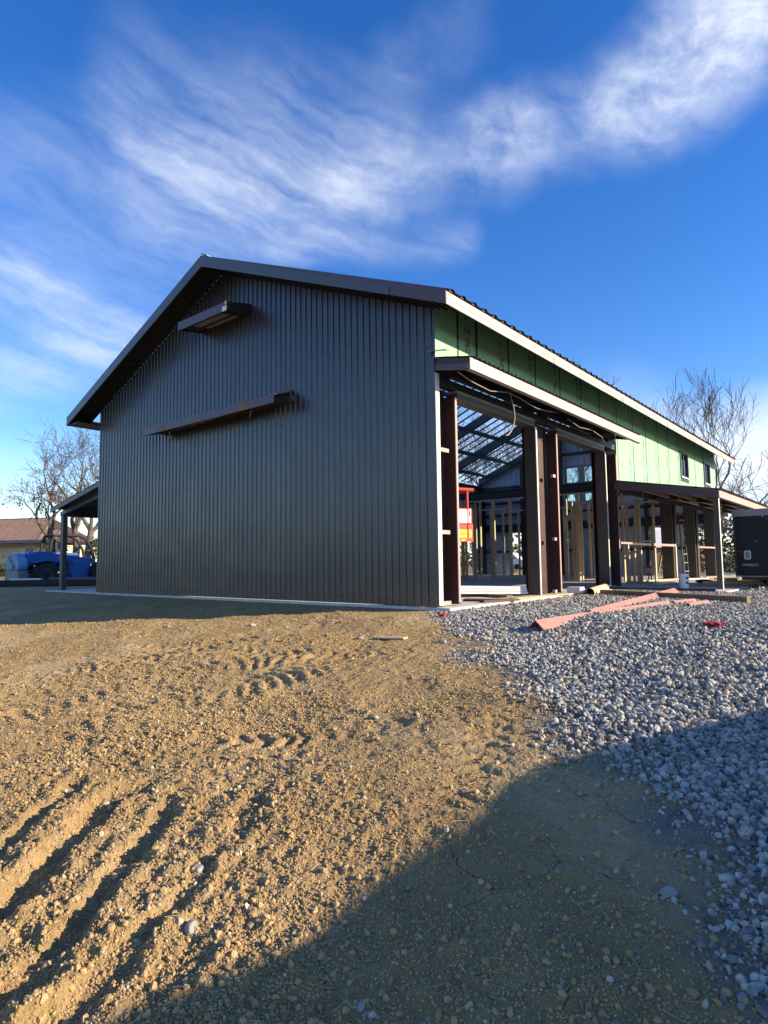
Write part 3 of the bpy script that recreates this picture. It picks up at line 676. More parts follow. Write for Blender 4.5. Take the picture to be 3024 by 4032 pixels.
# loft beam and floor framing lumber
box('loft_beam',M['rafter'],bld,-W+.45,-.45,11.75,11.93,2.83,3.16)
mb=MB(); mb.box(-W+.45,-.45,11.70,11.748,2.83,2.85); mb.box(-W+.45,-.45,11.70,11.748,3.14,3.16); mb.build('beam_flange',M['rafter'],bld)
def stud(x,y,z1=2.81,w=.04,d=.09,z0=0.0,m='wood'): return box('wall_stud',M[m],bld,x-w/2,x+w/2,y-d/2,y+d/2,z0,z1)
for x,y,w in ((-6.42,10.9,.10),(-6.28,10.9,.05),(-5.52,11.5,.10),(-4.84,11.45,.085),(-4.26,11.45,.07),(-6.02,11.45,.05),(-6.2,11.45,.04)): stud(x,y,2.815,w)
for x,y,w,z in ((-7.25,14.4,.09,2.72),(-6.72,14.4,.07,2.72),(-8.05,14.4,.07,2.72),(-6.55,15.4,.055,2.7),(-6.2,15.4,.06,2.7),(-5.4,15.4,.06,2.7),(-4.6,15.4,.06,2.7),(-9.1,14.4,.06,2.72),
    (-3.48,12.95,.08,2.8),(-3.40,13.3,.05,2.7),(-3.02,12.5,.06,2.5),(-2.95,12.5,.05,2.5),(-2.86,12.5,.05,2.5),(-2.78,12.5,.05,2.5),(-2.44,11.4,.075,2.81),(-2.62,11.9,.06,2.8),
    (-3.52,14.4,.07,2.75),(-3.22,14.4,.06,2.75),(-1.93,11.45,.075,2.81),(-1.48,11.45,.05,2.81),(-1.05,11.45,.05,2.81),
    (-.72,10.8,.085,2.30),(-.44,10.8,.06,2.42),(-.36,10.8,.055,2.40),(-.20,11.6,.05,2.32),(.18-.35,13.0,.05,2.25)): stud(x,y,z,w)
mb=MB(); mb.bar((-.62,10.95,0),(-.52,10.95,2.05),.05,.09,(0,1,0)); mb.build('leaning_stud',M['wood'],bld)
mb=MB(); mb.bar((-.84,14,.05),(-.47,14,1.75),.04,.09,(0,1,0)); mb.build('wall_brace',M['oldwood'],bld)
for a in ((-6.5,-.3,11.46,11.54,2.78,2.825),(-8.1,-6.6,14.36,14.44,2.72,2.77),(-3.6,-2.4,14.36,14.44,2.74,2.79),(-6.8,-4.4,15.36,15.44,2.70,2.74),(-.85,.12,10.76,10.84,2.30,2.345)): box('top_plate',M['wood'],bld,*a)
for a in ((-2.15,-1.50,11.44,11.52,1.83,2.10),(-1.48,-1.05,11.44,11.52,1.82,2.08),(-6.15,-5.6,15.36,15.44,2.02,2.28),(-3.4,-2.9,12.46,12.54,2.05,2.2)): box('door_header',M['wood'],bld,*a)
for a in ((-.86,-.42,11.96,12.04,1.2,1.24),(-.70,-.40,10.9,10.95,.54,.57)): box('cross_block',M['white'],bld,*a)
for a in ((-.8,.1,10.76,10.84,.0,.045),(-3.6,-1.9,11.41,11.5,.0,.045),(-6.6,-4.2,11.41,11.5,0,.02)): box('sole_plate',M['woodlit'],bld,*a)
# front canopy over the open bays
can=MB()
p=0.0; pts=[]
y=-.01
while y<8.0: pts+=[(y,0),(y+.07,0),(y+.085,.02),(y+.115,.02),(y+.13,0)]; y+=.145
pts=[q for q in pts if q[0]<=8.02]; vs=[]
for yy,dz in pts:
    for x,z in ((.003,3.848),(.66,3.722)): vs.append((x,yy,z+dz))
can.add(vs,[(2*i,2*i+1,2*i+3,2*i+2) for i in range(len(pts)-1)])
can.add([(.003,0,3.842),(.62,0,3.716),(.62,8.0,3.716),(.003,8.0,3.842)],[(0,1,2,3)])
co=can.build('front_canopy',M['roofmetal'],bld)
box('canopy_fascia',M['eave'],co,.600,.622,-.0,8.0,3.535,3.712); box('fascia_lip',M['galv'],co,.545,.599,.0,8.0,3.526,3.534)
mb=MB(); mb.prism([(.004,3.72),(.598,3.60),(.598,3.70),(.004,3.83)],1,-.012,.012); mb.build('end_plate',M['primer'],co)
mb=MB(); mb.prism([(.004,3.63),(.56,3.53),(.592,3.55),(.592,3.62),(.004,3.718)],1,-.02,.022); mb.build('end_channel',M['rake'],co)
mb=MB(); mb.prism([(.004,3.72),(.598,3.60),(.598,3.70),(.004,3.83)],1,7.985,8.0); mb.build('end_plate',M['primer'],co)
for yy in (.9,1.9,2.9,3.93,4.9,5.9,6.9): MB().prism([(.004,3.70),(.598,3.58),(.598,3.70),(.004,3.82)],1,yy-.02,yy+.02).build('canopy_rib',M['darksteel'],co)
mb=MB(); mb.add([(-.11,-.06,3.94),(.22,-.06,3.90),(.26,.02,3.90),(-.02,.03,3.97),(-.11,-.06,3.948),(.22,-.06,3.908),(.26,.02,3.908),(-.02,.03,3.978)],[(0,1,2,3),(4,5,6,7),(0,1,5,4),(1,2,6,5),(2,3,7,6),(3,0,4,7)]); mb.build('bent_flashing',M['galv'],co)
mb=MB(); mb.box(.623,.626,.06,.20,3.56,3.69); mb.box(.623,.626,4.98,5.08,3.55,3.70); mb.build('fascia_scuff',M['jamb'],co)
# gable canopies
def gable_canopy(name,x0,x1,out,zw0,zw1,zo0,zo1,m):
    mb=MB()
    mb.add([(x0,-.02,zw1),(x1,-.02,zw1),(x1,-out,zo1),(x0,-out,zo1),(x0,-.02,zw1-.012),(x1,-.02,zw1-.012),(x1,-out,zo1-.012),(x0,-out,zo1-.012)],[(0,1,2,3),(7,6,5,4),(0,1,5,4),(1,2,6,5),(2,3,7,6),(3,0,4,7)])
    return mb.build(name,m,bld)
lc=gable_canopy('gable_canopy',-7.77,-3.33,.44,3.70,3.90,3.6,3.765,M['roofmetal'])
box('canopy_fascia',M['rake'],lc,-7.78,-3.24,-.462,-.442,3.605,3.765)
box('canopy_joint',M['oldwood'],lc,-7.06,-6.84,-.466,-.463,3.603,3.767); box('canopy_joint',M['oldwood'],lc,-4.25,-3.98,-.466,-.463,3.603,3.767)
for x in (-7.7,-6.6,-5.5,-4.4,-3.36): MB().prism([(-.44,3.61),(-.02,3.72),(-.02,3.885),(-.44,3.75)],0,x-.02,x+.02).build('bracket',M['darksteel'],lc)
box('canopy_channel',M['rake'],lc,-7.75,-3.12,-.06,-.03,3.70,3.80)
mb=MB(); mb.prism([(-.40,3.765),(-.05,3.90),(-.05,3.94),(-.40,3.80)],0,-3.42,-3.24); mb.build('loose_flashing',M['galv'],lc)
for pts in ([(-7.03,-.30,3.70),(-6.86,-.34,3.62),(-6.80,-.34,3.50),(-6.79,-.33,3.37)],[(-6.85,-.33,3.60),(-6.83,-.33,3.50),(-6.93,-.33,3.33)],[(-6.5,-.34,3.63),(-5.6,-.40,3.60),(-4.9,-.40,3.62),(-4.2,-.40,3.70),(-4.03,-.40,3.68),(-4.0,-.36,3.60),(-4.06,-.36,3.47)]):
    MB().tube(pts,.0085,6).build('loose_wire',M['cable'],lc,smooth=True)
uc=gable_canopy('gable_canopy',-6.14,-4.47,.58,5.80,5.93,5.7,5.80,M['darksteel'])
mb=MB(); mb.box(-6.15,-4.46,-.605,-.583,5.62,5.80); mb.build('canopy_fascia',M['rake'],uc)
mb=MB(); mb.prism([(-.582,5.63),(-.02,5.73),(-.02,5.925),(-.582,5.79)],0,-6.15,-6.13); mb.build('end_plate',M['darksteel'],uc)
mb=MB(); mb.prism([(-.582,5.63),(-.02,5.73),(-.02,5.925),(-.582,5.79)],0,-4.48,-4.46); mb.build('end_plate',M['darksteel'],uc)
mb=MB(); mb.add([(-5.75,-.50,5.655),(-4.75,-.50,5.655),(-4.75,-.30,5.69),(-5.75,-.30,5.69)],[(0,1,2,3)]); mb.add([(-5.75,-.22,5.70),(-4.75,-.22,5.70),(-4.75,-.08,5.725),(-5.75,-.08,5.725)],[(0,1,2,3)]); mb.build('soffit_strip',M['doorwhite'],uc)
mb=MB(); mb.add([(-6.12,-.57,5.66),(-4.49,-.57,5.66),(-4.49,-.03,5.75),(-6.12,-.03,5.75)],[(0,1,2,3)]); mb.build('soffit_panel',M['soffit'],uc)
box('tape_label',M['white2'],uc,-4.60,-4.465,-.612,-.6055,5.62,5.715); box('level_tag',M['yellow'],uc,-4.52,-4.47,-.612,-.6055,5.74,5.81)

# side porch at the far bay
por=MB(); PX=2.33
y=7.74; pts=[]
while y<21.2: pts+=[(y,0),(y+.19,0),(y+.215,.03),(y+.265,.03),(y+.29,0)]; y+=.31
vs=[]
for yy,dz in pts:
    for x,z in ((.004,2.64),(PX+.07,2.225)): vs.append((x,yy,z+dz))
por.add(vs,[(2*i,2*i+1,2*i+3,2*i+2) for i in range(len(pts)-1)])
por.add([(.004,7.75,2.632),(PX+.03,7.75,2.222),(PX+.03,21.2,2.222),(.004,21.2,2.632)],[(0,1,2,3)])
po=por.build('porch_roof',M['roofmetal'],bld)
box('porch_fascia',M['primer_lit'],po,PX-.01,PX+.012,7.74,21.2,2.05,2.215)
mb=MB(); mb.prism([(.004,2.42),(PX-.012,2.05),(PX-.012,2.215),(.004,2.625)],1,7.745,7.765); mb.build('porch_rake',M['rake'],po)
mb=MB(); mb.box(.004,.05,8.1,21.1,2.36,2.60); mb.box(PX-.12,PX-.015,7.77,21.1,2.06,2.20); mb.build('porch_beam',M['darksteel'],po)
for x in (.45,1.12,1.75): 
    z=2.60-x*.178; box('porch_purlin',M['wood'],po,x-.02,x+.02,7.78,21.1,z-.13,z-.005)
for y in (11.0,14.4,17.8): MB().bar((.05,y,2.50),(PX-.12,y,2.11),.09,.12).build('porch_rafter',M['darksteel'],po)
for y in (7.79,14.4,20.8):
    p=box('porch_post',M['colgrey'],po,2.19,2.30,y,y+.10,-.01,2.06); box('sunlit_post_edge',M['jamb'],p,2.301,2.306,y+.01,y+.095,-.005,2.05)  # bright strip paints sunlight along the edge of each post
mb=MB(); mb.tube([(1.3,8.4,2.33),(1.28,8.6,2.15),(1.33,9.0,2.10),(1.5,9.6,2.2)],.012,6); mb.tube([(.5,8.3,2.42),(.52,8.32,2.25)],.01,6); mb.build('loose_wire',M['cable'],po,smooth=True)
# left lean-to
lt=MB(); za,zb=2.93,2.36
for dz in (0,-.012): lt.add([(-W-.005,.05,za+dz),(-13.72,.05,zb+dz),(-13.72,L,zb+dz),(-W-.005,L,za+dz)],[(0,1,2,3)])
lo=lt.build('lean_to_roof',M['roofmetal'],bld)
mb=MB(); mb.prism([(-W-.005,za-.14),(-13.70,zb-.13),(-13.70,zb-.014),(-W-.005,za-.014)],1,.055,.075); mb.build('lean_to_rake',M['rake'],lo)
mb=MB(); mb.prism([(-W-.005,za-.30),(-13.60,zb-.20),(-13.60,zb-.10),(-W-.005,za-.15)],1,.30,.38); mb.build('lean_to_rafter',M['trimgrey'],lo)
box('lean_to_beam',M['darksteel'],lo,-13.66,-13.52,.40,L,zb-.22,zb-.02)
for y in (.33,5.2,10.1,15.0): box('lean_to_post',M['colgrey'],lo,-13.61,-13.45,y,y+.13,-.02,zb-.20 if y>1 else zb-.16)
box('gable_bracket',M['trimgrey'],lo,-10.9,-10.69,.0,.1,2.96,3.04)

# slabs
sl=MB(); sl.box(-W-.0,.20,-.035,L+.1,-.5,0.0); sl.box(-13.75,-W,.02,L+.1,-.5,-.012); sl.box(.20,2.56,6.75,21.4,-.5,-.006)
so=sl.build('concrete_slab',M['concrete'],None,origin=(0,0,-.5)); tag(so,'pale concrete slab under the metal building','slab',kind='structure')
# ------------------------------------------------------------------ loose things on the slab and gravel
def zg(x,y): return float(height(np.array([float(x)]),np.array([float(y)]))[0])
def board(name,a,b,w,h,m,label,cat='board',group=None,up=(0,0,1)):
    return tag(MB().bar(a,b,w,h,up).build(name,M[m] if isinstance(m,str) else m,bevel=.003),label,cat,group)
da=Vector((1.45,.72,0)).normalized()
p0=Vector((-1.36,1.98,.075)); p1=Vector((-.235,3.38,.035)); sd=Vector((-.78,.63,0))*.19
for k,(lb,e0,e1) in enumerate((('white grooved panel at the bottom of the stack left of the middle column',0,0),('white panel in the middle of the stack left of the middle column',.03,-.02),('topmost white panel of the stack left of the middle column',.02,-.03))):
    d=(p1-p0).normalized(); z=.027+k*.050
    board('white_board',p0+sd+d*e0+Vector((0,0,z)),p1+sd+d*e1+Vector((0,0,z)),.38,.045,'white',lb,'panel','white panels stacked in the open bay')
box_=tag(MB().box(.02,.30,4.62,4.86,-.0,.13).build('white_block',M['white'],bevel=.006),'pale block standing on the slab right of the middle column','block')
board('loose_board',(-1.66,3.25,.03),(-.20,2.56,.03),.14,.05,'oldwood','brown board lying crosswise on the slab inside the first bay','board')
board('plywood_strip',(-.12,2.3,.012),(.12,4.35,.014),.34,.02,'ply','long pale plywood strip along the slab edge at the middle column','plywood')
board('plywood_strip',(-.75,1.95,.012),(-.02,2.15,.012),.22,.02,'ply','short pale plywood offcut on the slab by the corner column','plywood')
board('scrap_trim',(-.50,1.45,.018),(-.05,1.62,.02),.09,.03,'primer','small maroon scrap on the slab next to the corner column','scrap metal')
board('scrap_trim',(-.05,1.30,.02),(.24,2.0,.022),.13,.035,'primer','larger maroon scrap at the slab edge beside the gravel','scrap metal')
def angle_trim(a,b,w,label,rise=.085):
    a=Vector(a); b=Vector(b); d=(b-a).normalized(); s=d.cross(Vector((0,0,1))).normalized(); mb=MB(); t=.008; vs=[]
    prof=[(-w*.75,-rise),(0,0),(w*.75,-rise),(w*.75-t*.3,-rise-t),(0,-t*1.6),(-w*.75+t*.3,-rise-t)]
    for p in (a,b):
        for q,z in prof: vs.append(p+s*q+Vector((0,0,z)))
    n=6; mb.add(vs,[tuple(range(n)),tuple(range(n,2*n))[::-1]]+[(i,(i+1)%n,n+(i+1)%n,n+i) for i in range(n)])
    return tag(mb.build('angle_trim',M['redtrim']),label,'metal trim','salmon angle trims on the gravel')
angle_trim((2.03,-1.02,.0),(2.50,2.72,.035),.15,'longest salmon angle trim lying nearest on the gravel',.10)
angle_trim((2.12,.42,.03),(1.72,6.1,.08),.14,'long salmon angle trim resting up on its neighbour, pointing at the white bucket',.08)
angle_trim((2.55,2.80,.03),(2.72,3.45,.03),.14,'short salmon angle trim next to the end of the longest one',.09)
angle_trim((2.88,2.35,.03),(2.98,3.15,.03),.14,'short salmon angle trim on the far right, separate from the others',.09)
board('timber_beam',(.62,4.95,zg(.7,4.9)+.05),(3.44,3.82,zg(3.4,3.8)+.06),.10,.13,'oldwood','long brown timber beam lying on the gravel behind the salmon trims','timber')
board('wood_chip_board',(2.7,5.2,zg(2.7,5.2)+.03),(3.0,5.35,zg(3,5.3)+.03),.14,.03,'woodlit','pale wood offcut on the gravel beyond the timber beam','offcut')
board('wood_offcut',(.50,-2.06,zg(.55,-2.06)+.012),(.86,-1.98,zg(.85,-2)+.016),.12,.02,'woodlit','pale wood offcut lying alone on the dirt in front of the corner','offcut')
board('wood_offcut',(-1.12,-1.2,zg(-1.1,-1.2)+.012),(-1.0,-1.05,zg(-1,-1.05)+.012),.06,.02,'oldwood','small weathered wood chip on the dirt close to the gable','offcut')
tb=MB(); a=Vector((.50,4.62,.02)); b=Vector((.02,6.85,.03)); tb.tube([a,b],.095,20,caps=False); tb.tube([b,a],.085,20,caps=False)
to=tb.build('cardboard_tube',M['woodlit'],smooth=True); tag(to,'yellow cardboard tube lying on the gravel at the slab edge','tube'); box_i=MB(); box_i.lathe([(.086,0),(.094,0.001)],(0,0,0)); 
tag(MB().tube([(.15,6.6,.09),(.22,7.0,.06),(.32,7.2,-.03),(.36,7.25,-.06)],.009,6).build('bent_wire',M['cable'],smooth=True),'pale bent wire sticking up by the third column base','wire')
def rag(loc,s,seed,label):
    rr=np.random.default_rng(seed); n=9; vs=[];
    for i in range(n):
        for j in range(n):
            u,v=i/(n-1)-.5,j/(n-1)-.5
            vs.append((loc[0]+u*s+rr.normal()*s*.04,loc[1]+v*s*.7+rr.normal()*s*.04,loc[2]+.02+abs(math.sin(u*9+seed)*math.cos(v*7))*s*.30+rr.normal()*.006))
    fs=[(i*n+j,(i+1)*n+j,(i+1)*n+j+1,i*n+j+1) for i in range(n-1) for j in range(n-1)]
    o=MB().add(vs,fs).build('red_rag',M['redrag'],smooth=True); m=o.modifiers.new('t','SOLIDIFY'); m.thickness=.006; return tag(o,label,'rag')
rag((3.76,-.28,zg(3.76,-.28)),.17,3,'crumpled red rag out on the open gravel')
rag((.42,-.56,zg(.42,-.56)),.10,5,'small red scrap of cloth at the foot of the building corner')
# white bucket
bk=thing('white_bucket','white plastic pail with blue marks standing on the porch slab','bucket',(1.47,7.9,-.006))
MB().lathe([(.095,0),(.098,.01),(.112,.29),(.118,.295),(.118,.335),(.108,.335),(.092,.02)],(0,0,0),n=28).build('pail',M['white2'],bk,local=True,smooth=False)
for z in (.22,.11): 
    mb=MB(); n=6
    for i in range(n):
        a0=-.95+i*.12; a1=a0+.12; r=.1085+.0+z*.018
        mb.add([(r*math.cos(a0),r*math.sin(a0),z),(r*math.cos(a1),r*math.sin(a1),z),(r*math.cos(a1),r*math.sin(a1),z+.045),(r*math.cos(a0),r*math.sin(a0),z+.045)],[(0,1,2,3)])
    mb.build('blue_mark',M['navy'],bk,local=True)
MB().tube([(-.118,0,.30),(-.15,.03,.22),(-.13,.06,.13),(-.05,.11,.10)],.004,5).build('bail_handle',M['galv'],bk,local=True)
board('white_trim',(1.20,7.28,.01),(1.72,7.02,.012),.09,.018,'white','white trim strip lying at the porch slab edge under the bucket','trim strip')
board('steel_channel',(2.36,6.80,.018),(-.2,6.98,.018),.05,.045,'darksteel','dark steel angle along the front edge of the porch slab','steel angle')
for a,b,w,h,m,lb in (((1.42,9.95,.055),(4.4,11.2,.055),.09,.09,'woodlit','long pale beam lying across the porch slab in front of the black trailer'),
    ((.95,13.6,.05),(1.55,13.9,.06),.14,.05,'woodlit','short pale board on the porch slab left of the trailer'),
    ((1.6,12.2,.03),(3.0,12.75,.03),.12,.04,'oldwood','thin weathered board on the slab under the trailer side'),
    ((.30,9.75,.03),(.62,10.4,.03),.15,.05,'white','white offcut on the slab between the third column and the bucket'),
    ((-.55,11.2,.03),(.0,13.1,.04),.10,.05,'wood','pine plank lying along the rail of the far bay'),
    ((.15,13.6,.03),(.55,14.5,.03),.13,.05,'jamb','cream board lying beyond the bucket near the ladder'),
    ((.42,14.8,.05),(.62,15.5,.06),.12,.05,'redtrim','salmon scrap trim on the slab behind the porch post')):
    board('loose_board',a,b,w,h,m,lb)
def lump(loc,s,m,name,label,cat,seed):
    v,f=rocks(np.array([[0,0,0.]]),np.array([1.0]),ICO,ICF,.2,(.5,.6)); v=v*np.array(s)+np.array(loc); o=MB().add(v.tolist(),f.tolist()).build(name,M[m],smooth=True)
    md=o.modifiers.new('s','SUBSURF'); md.levels=2; md.render_levels=2; return tag(o,label,cat)
lump((1.30,10.7,.07),(.75,.5,.20),'black','black_bag','black heap of tarp on the porch slab beside the bucket','tarp',1)
lump((-.9,9.6,.10),(.6,.5,.28),'black','black_bag','black bundle on the slab floor inside the second bay','bundle',2)
lump((-4.4,12.7,.12),(.5,.4,.3),'darksteel','tool_bag','dark bag beside the back studs','bag',3)
board('concrete_block',(1.72,11.1,.07),(1.98,11.2,.07),.14,.14,'woodlit','pale cut block standing on the long beam on the porch','block')
# step ladder leaning in the far bay
ld=thing('ladder','dull metal ladder standing upright in the far bay behind the bucket','ladder',(-.2,14.8,0))
for y in (0,.55): MB().bar((.0,y,.0),(-.10,y,2.25),.05,.03).build('rail',M['colgrey'],ld,local=True)
for k in range(7): z=.25+k*.29; MB().bar((-.10*z/2.25,.01,z),(-.10*z/2.25,.54,z),.06,.025).build('rung',M['galv'],ld,local=True)
# machine on the floor
mc=thing('shop_machine','grey drum shaped machine on the floor behind the pine rail','machine',(-.93,13.0,0))
mb=MB(); mb.lathe([(.13,-.22),(.14,-.2),(.14,.2),(.13,.22)],(0,0,.32),axis=0,n=18); mb.build('drum',M['greypaint'],mc,local=True,smooth=False)
mb=MB(); 
for sx in (-.15,.15): mb.bar((sx,-.1,.2),(sx,-.16,0),.03,.03); mb.bar((sx,.1,.2),(sx,.16,0),.03,.03)
mb.build('legs',M['darksteel'],mc,local=True)
# hanging cable under the front canopy
hc=MB(); hc.tube([(.42,-.02,3.52),(.42,.18,3.487),(.42,.44,3.451),(.42,.70,3.44),(.42,.94,3.426),(.42,1.25,3.48),(.42,1.59,3.530),(.42,1.96,3.51),(.42,2.36,3.47),(.42,2.62,3.455),(.42,3.02,3.48),(.42,3.49,3.53)],.009,6)
hc.tube([(.40,1.66,3.535),(.34,1.78,3.60),(.30,1.87,3.52),(.30,1.93,3.43),(.30,1.975,3.31),(.30,1.99,3.18),(.30,1.93,3.03),(.30,1.83,2.92),(.30,1.72,2.84),(.30,1.627,2.822)],[.011]*6+[.014,.016,.016,.011],6)
hc.tube([(.42,4.0,3.5),(.42,4.6,3.42),(.42,5.3,3.47),(.42,5.9,3.40),(.42,6.0,3.30)],.008,6)
tag(hc.build('hanging_cable',M['cable'],smooth=True),'pale loose cable drooping below the front canopy','cable')
# ------------------------------------------------------------------ red aerial lift inside the first bay
lf=thing('aerial_lift','red aerial work platform parked inside the first bay','lift',(-1.95,4.2,0),math.atan2(.9,.43)-math.pi/2)
# local: +x is the sunlit face, y runs along it, corner post at origin
lf.rotation_euler=(0,0,math.atan2(-.43,.9))
pl=MB().box(-.75,0,-1.25,0,1.13,1.22).build('platform',M['red'],lf,local=True)
MB().box(.0,.018,-1.25,.0,1.118,1.50).build('front_panel',M['red'],lf,local=True)
pn=MB().box(.0185,.022,-1.1,-.035,1.20,1.39).build('warning_decal',M['yellow'],lf,local=True)
MB().prism([(-1.1,1.22),(-.50,1.22),(-.43,1.295),(-.50,1.37),(-1.1,1.37)],0,.0222,.0235).build('arrow_mark',M['red'],pn,local=True)
mb=MB(); mb.prism([(-1.1,1.275),(-.60,1.275),(-.54,1.295),(-.60,1.315),(-1.1,1.315)],0,.0237,.0245); mb.build('white_mark',M['white2'],pn,local=True)
MB().box(.0222,.0235,-.33,-.12,1.285,1.30).build('text_line',M['oldwood'],pn,local=True)
for y0 in (-.34,-.62,-.9): MB().prism([(y0,1.135),(y0+.12,1.135),(y0+.16,1.18),(y0+.04,1.18)],0,.0182,.0195).build('hazard_stripe',M['yellow'],lf,local=True)
for (x,y) in ((0,-.13),(0,-1.2),(-.72,-.05),(-.72,-1.2)): MB().tube([(x,y,1.2),(x,y,2.27)],.032,8).build('guard_post',M['red'],lf,local=True)
mb=MB(); mb.tube([(0,-1.22,2.28),(0,.03,2.28)],.042,8); mb.tube([(-.72,-1.22,2.28),(-.72,.03,2.28)],.03,8); mb.tube([(-.72,.0,2.28),(0,.0,2.28)],.035,8); mb.tube([(-.72,-1.2,2.28),(0,-1.2,2.28)],.03,8); mb.tube([(-.72,.0,1.75),(-.72,-1.2,1.75)],.025,8); mb.build('guard_rail',M['red'],lf,local=True)
mb=MB(); mb.box(.0,.02,-1.25,-.02,1.83,1.86); mb.box(.0,.02,-.07,-.02,1.5,1.83); mb.box(.0,.02,-1.25,-.10,1.51,1.54); mb.build('sheet_frame',M['red'],lf,local=True)
sh=MB().box(.021,.026,-1.15,-.055,1.535,1.832).build('white_sheet',M['white2'],lf,local=True)
mb=MB(); mb.box(.0262,.027,-.45,-.43,1.68,1.77); mb.box(.0262,.027,-.30,-.28,1.655,1.775); mb.box(.0262,.027,-.43,-.30,1.665,1.685); mb.box(.0262,.027,-.45,-.27,1.625,1.645); mb.box(.0262,.027,-.45,-.27,1.59,1.605); mb.box(.0262,.027,-.42,-.35,1.72,1.735); mb.build('ink_mark',M['purple'],sh,local=True)
MB().box(.021,.027,-.10,-.07,1.69,1.80).build('slot',M['black'],lf,local=True)
bm_=MB(); bm_.bar((-.6,-.9,1.1),(-3.2,-1.0,1.5),.22,.26); bm_.bar((-3.2,-1.0,1.5),(-5.0,-1.1,.9),.26,.30); bm_.build('boom',M['red'],lf,local=True)
MB().box(-5.8,-4.2,-1.8,-.4,.35,.95).build('chassis',M['greypaint'],lf,local=True)
for x in (-5.5,-4.5):
    for y in (-1.85,-.35): MB().lathe([(.33,-.1),(.36,-.07),(.36,.07),(.33,.1)],(x,y,.36),axis=1,n=20).build('wheel',M['black'],lf,local=True)

# ------------------------------------------------------------------ black enclosed trailer by the porch
tr=thing('enclosed_trailer','black enclosed cargo trailer with grey top cap parked by the porch','trailer',(2.36,9.0,-.11))
TX0,TX1,TY0,TY1,TZ0,TZ1=0,2.05,0,3.6,.375,1.94
t=MB().box(TX0,TX1,TY0,TY1,TZ0,TZ1-.17).build('body',M['trailer'],tr,local=True,bevel=.02)
MB().box(TX0-.02,TX1+.02,TY0-.02,TY1+.02,TZ1-.17,TZ1).build('top_cap',M['trailergrey'],tr,local=True,bevel=.015)
MB().box(TX0-.005,TX1+.005,TY0-.012,-.0015,TZ0-.03,TZ0+.0).build('bumper_rail',M['galv'],tr,local=True)
MB().box(TX0-.008,TX0+.03,TY0-.008,TY0-.001,TZ0,TZ1-.17).build('corner_post',M['darksteel'],tr,local=True)
def rrect(cx,cz,w,h,r,n=5):
    pts=[]
    for sx,sz,a0 in ((1,1,0),(-1,1,90),(-1,-1,180),(1,-1,270)):
        for k in range(n+1):
            a=rad(a0+90*k/n); pts.append((cx+sx*(w/2-r)+r*math.cos(a),cz+sz*(h/2-r)+r*math.sin(a)))
    return pts
fr_=MB().prism(rrect(.265,.86,.135,.205,.035),1,-.02,-.002).build('access_door',M['white2'],tr,local=True)
MB().prism(rrect(.265,.86,.095,.165,.02),1,-.024,-.0205).build('door_panel',M['greypaint'],fr_,local=True)
MB().box(.06,.14,-.012,-.002,.935,.955).build('marker_light',M['redrag'],tr,local=True)
def lettering(body,size,loc,rot,m,parent,name='lettering',shear=0.0,ext=.0015):
    c=bpy.data.curves.new(name,'FONT'); c.body=body; c.size=size; c.extrude=ext; c.shear=shear; c.resolution_u=2
    o=bpy.data.objects.new(name,c); COL.objects.link(o); o.data.materials.append(M[m]); 
    bpy.context.view_layer.update(); me=bpy.data.meshes.new_from_object(o.evaluated_get(bpy.context.evaluated_depsgraph_get())); bpy.data.objects.remove(o); bpy.data.curves.remove(c)
    o=bpy.data.objects.new(name,me); COL.objects.link(o)
    if not me.materials: me.materials.append(M[m])
    o.location=loc; o.rotation_euler=rot; o.parent=parent; return o
MB().box(.285,.475,-.006,-.002,.598,.655).build('name_plate',M['trailergrey'],tr,local=True)
lettering('CARGO',.062,(.135,-.0045,.612),(rad(90),0,0),'white2',tr,shear=.3)
lettering('MATE',.060,(.31,-.0085,.608),(rad(90),0,0),'navy',tr)
for yy in (1.7,2.5): MB().lathe([(.26,-.09),(.29,-.06),(.29,.06),(.26,.09)],(.33,yy,.29),axis=0,n=22).build('wheel',M['black'],tr,local=True); 
for yy in (1.7,2.5): MB().lathe([(.26,-.09),(.29,-.06),(.29,.06),(.26,.09)],(1.75,yy,.29),axis=0,n=22).build('wheel',M['black'],tr,local=True)
MB().box(.1,1.95,.1,3.5,.27,.374).build('frame',M['darksteel'],tr,local=True)
mb=MB(); mb.bar((.4,3.5,.32),(1.02,4.7,.32),.08,.1); mb.bar((1.65,3.5,.32),(1.02,4.7,.32),.08,.1); mb.tube([(1.02,4.5,.3),(1.02,4.5,0.0)],.03,8); mb.build('tongue',M['darksteel'],tr,local=True)
board('timber_chock',(2.5,8.85,.02-.11),(2.9,9.0,.02-.11),.12,.12,'oldwood','weathered timber chock on the ground under the trailer front corner','chock')

# ------------------------------------------------------------------ telehandler at the left
th_=thing('telehandler','blue telescopic handler parked behind the flatbed left of the barn','telehandler',(-20.77,2.16,-.10),math.atan2(.114,.992)); th_.scale=(.95,.95,.95)
def LB(mb,n,m,**k):
    if n!='wheel': mb.v=[(x,y,z-.22) for x,y,z in mb.v]
    return mb.build(n,M[m],th_,local=True,**k)
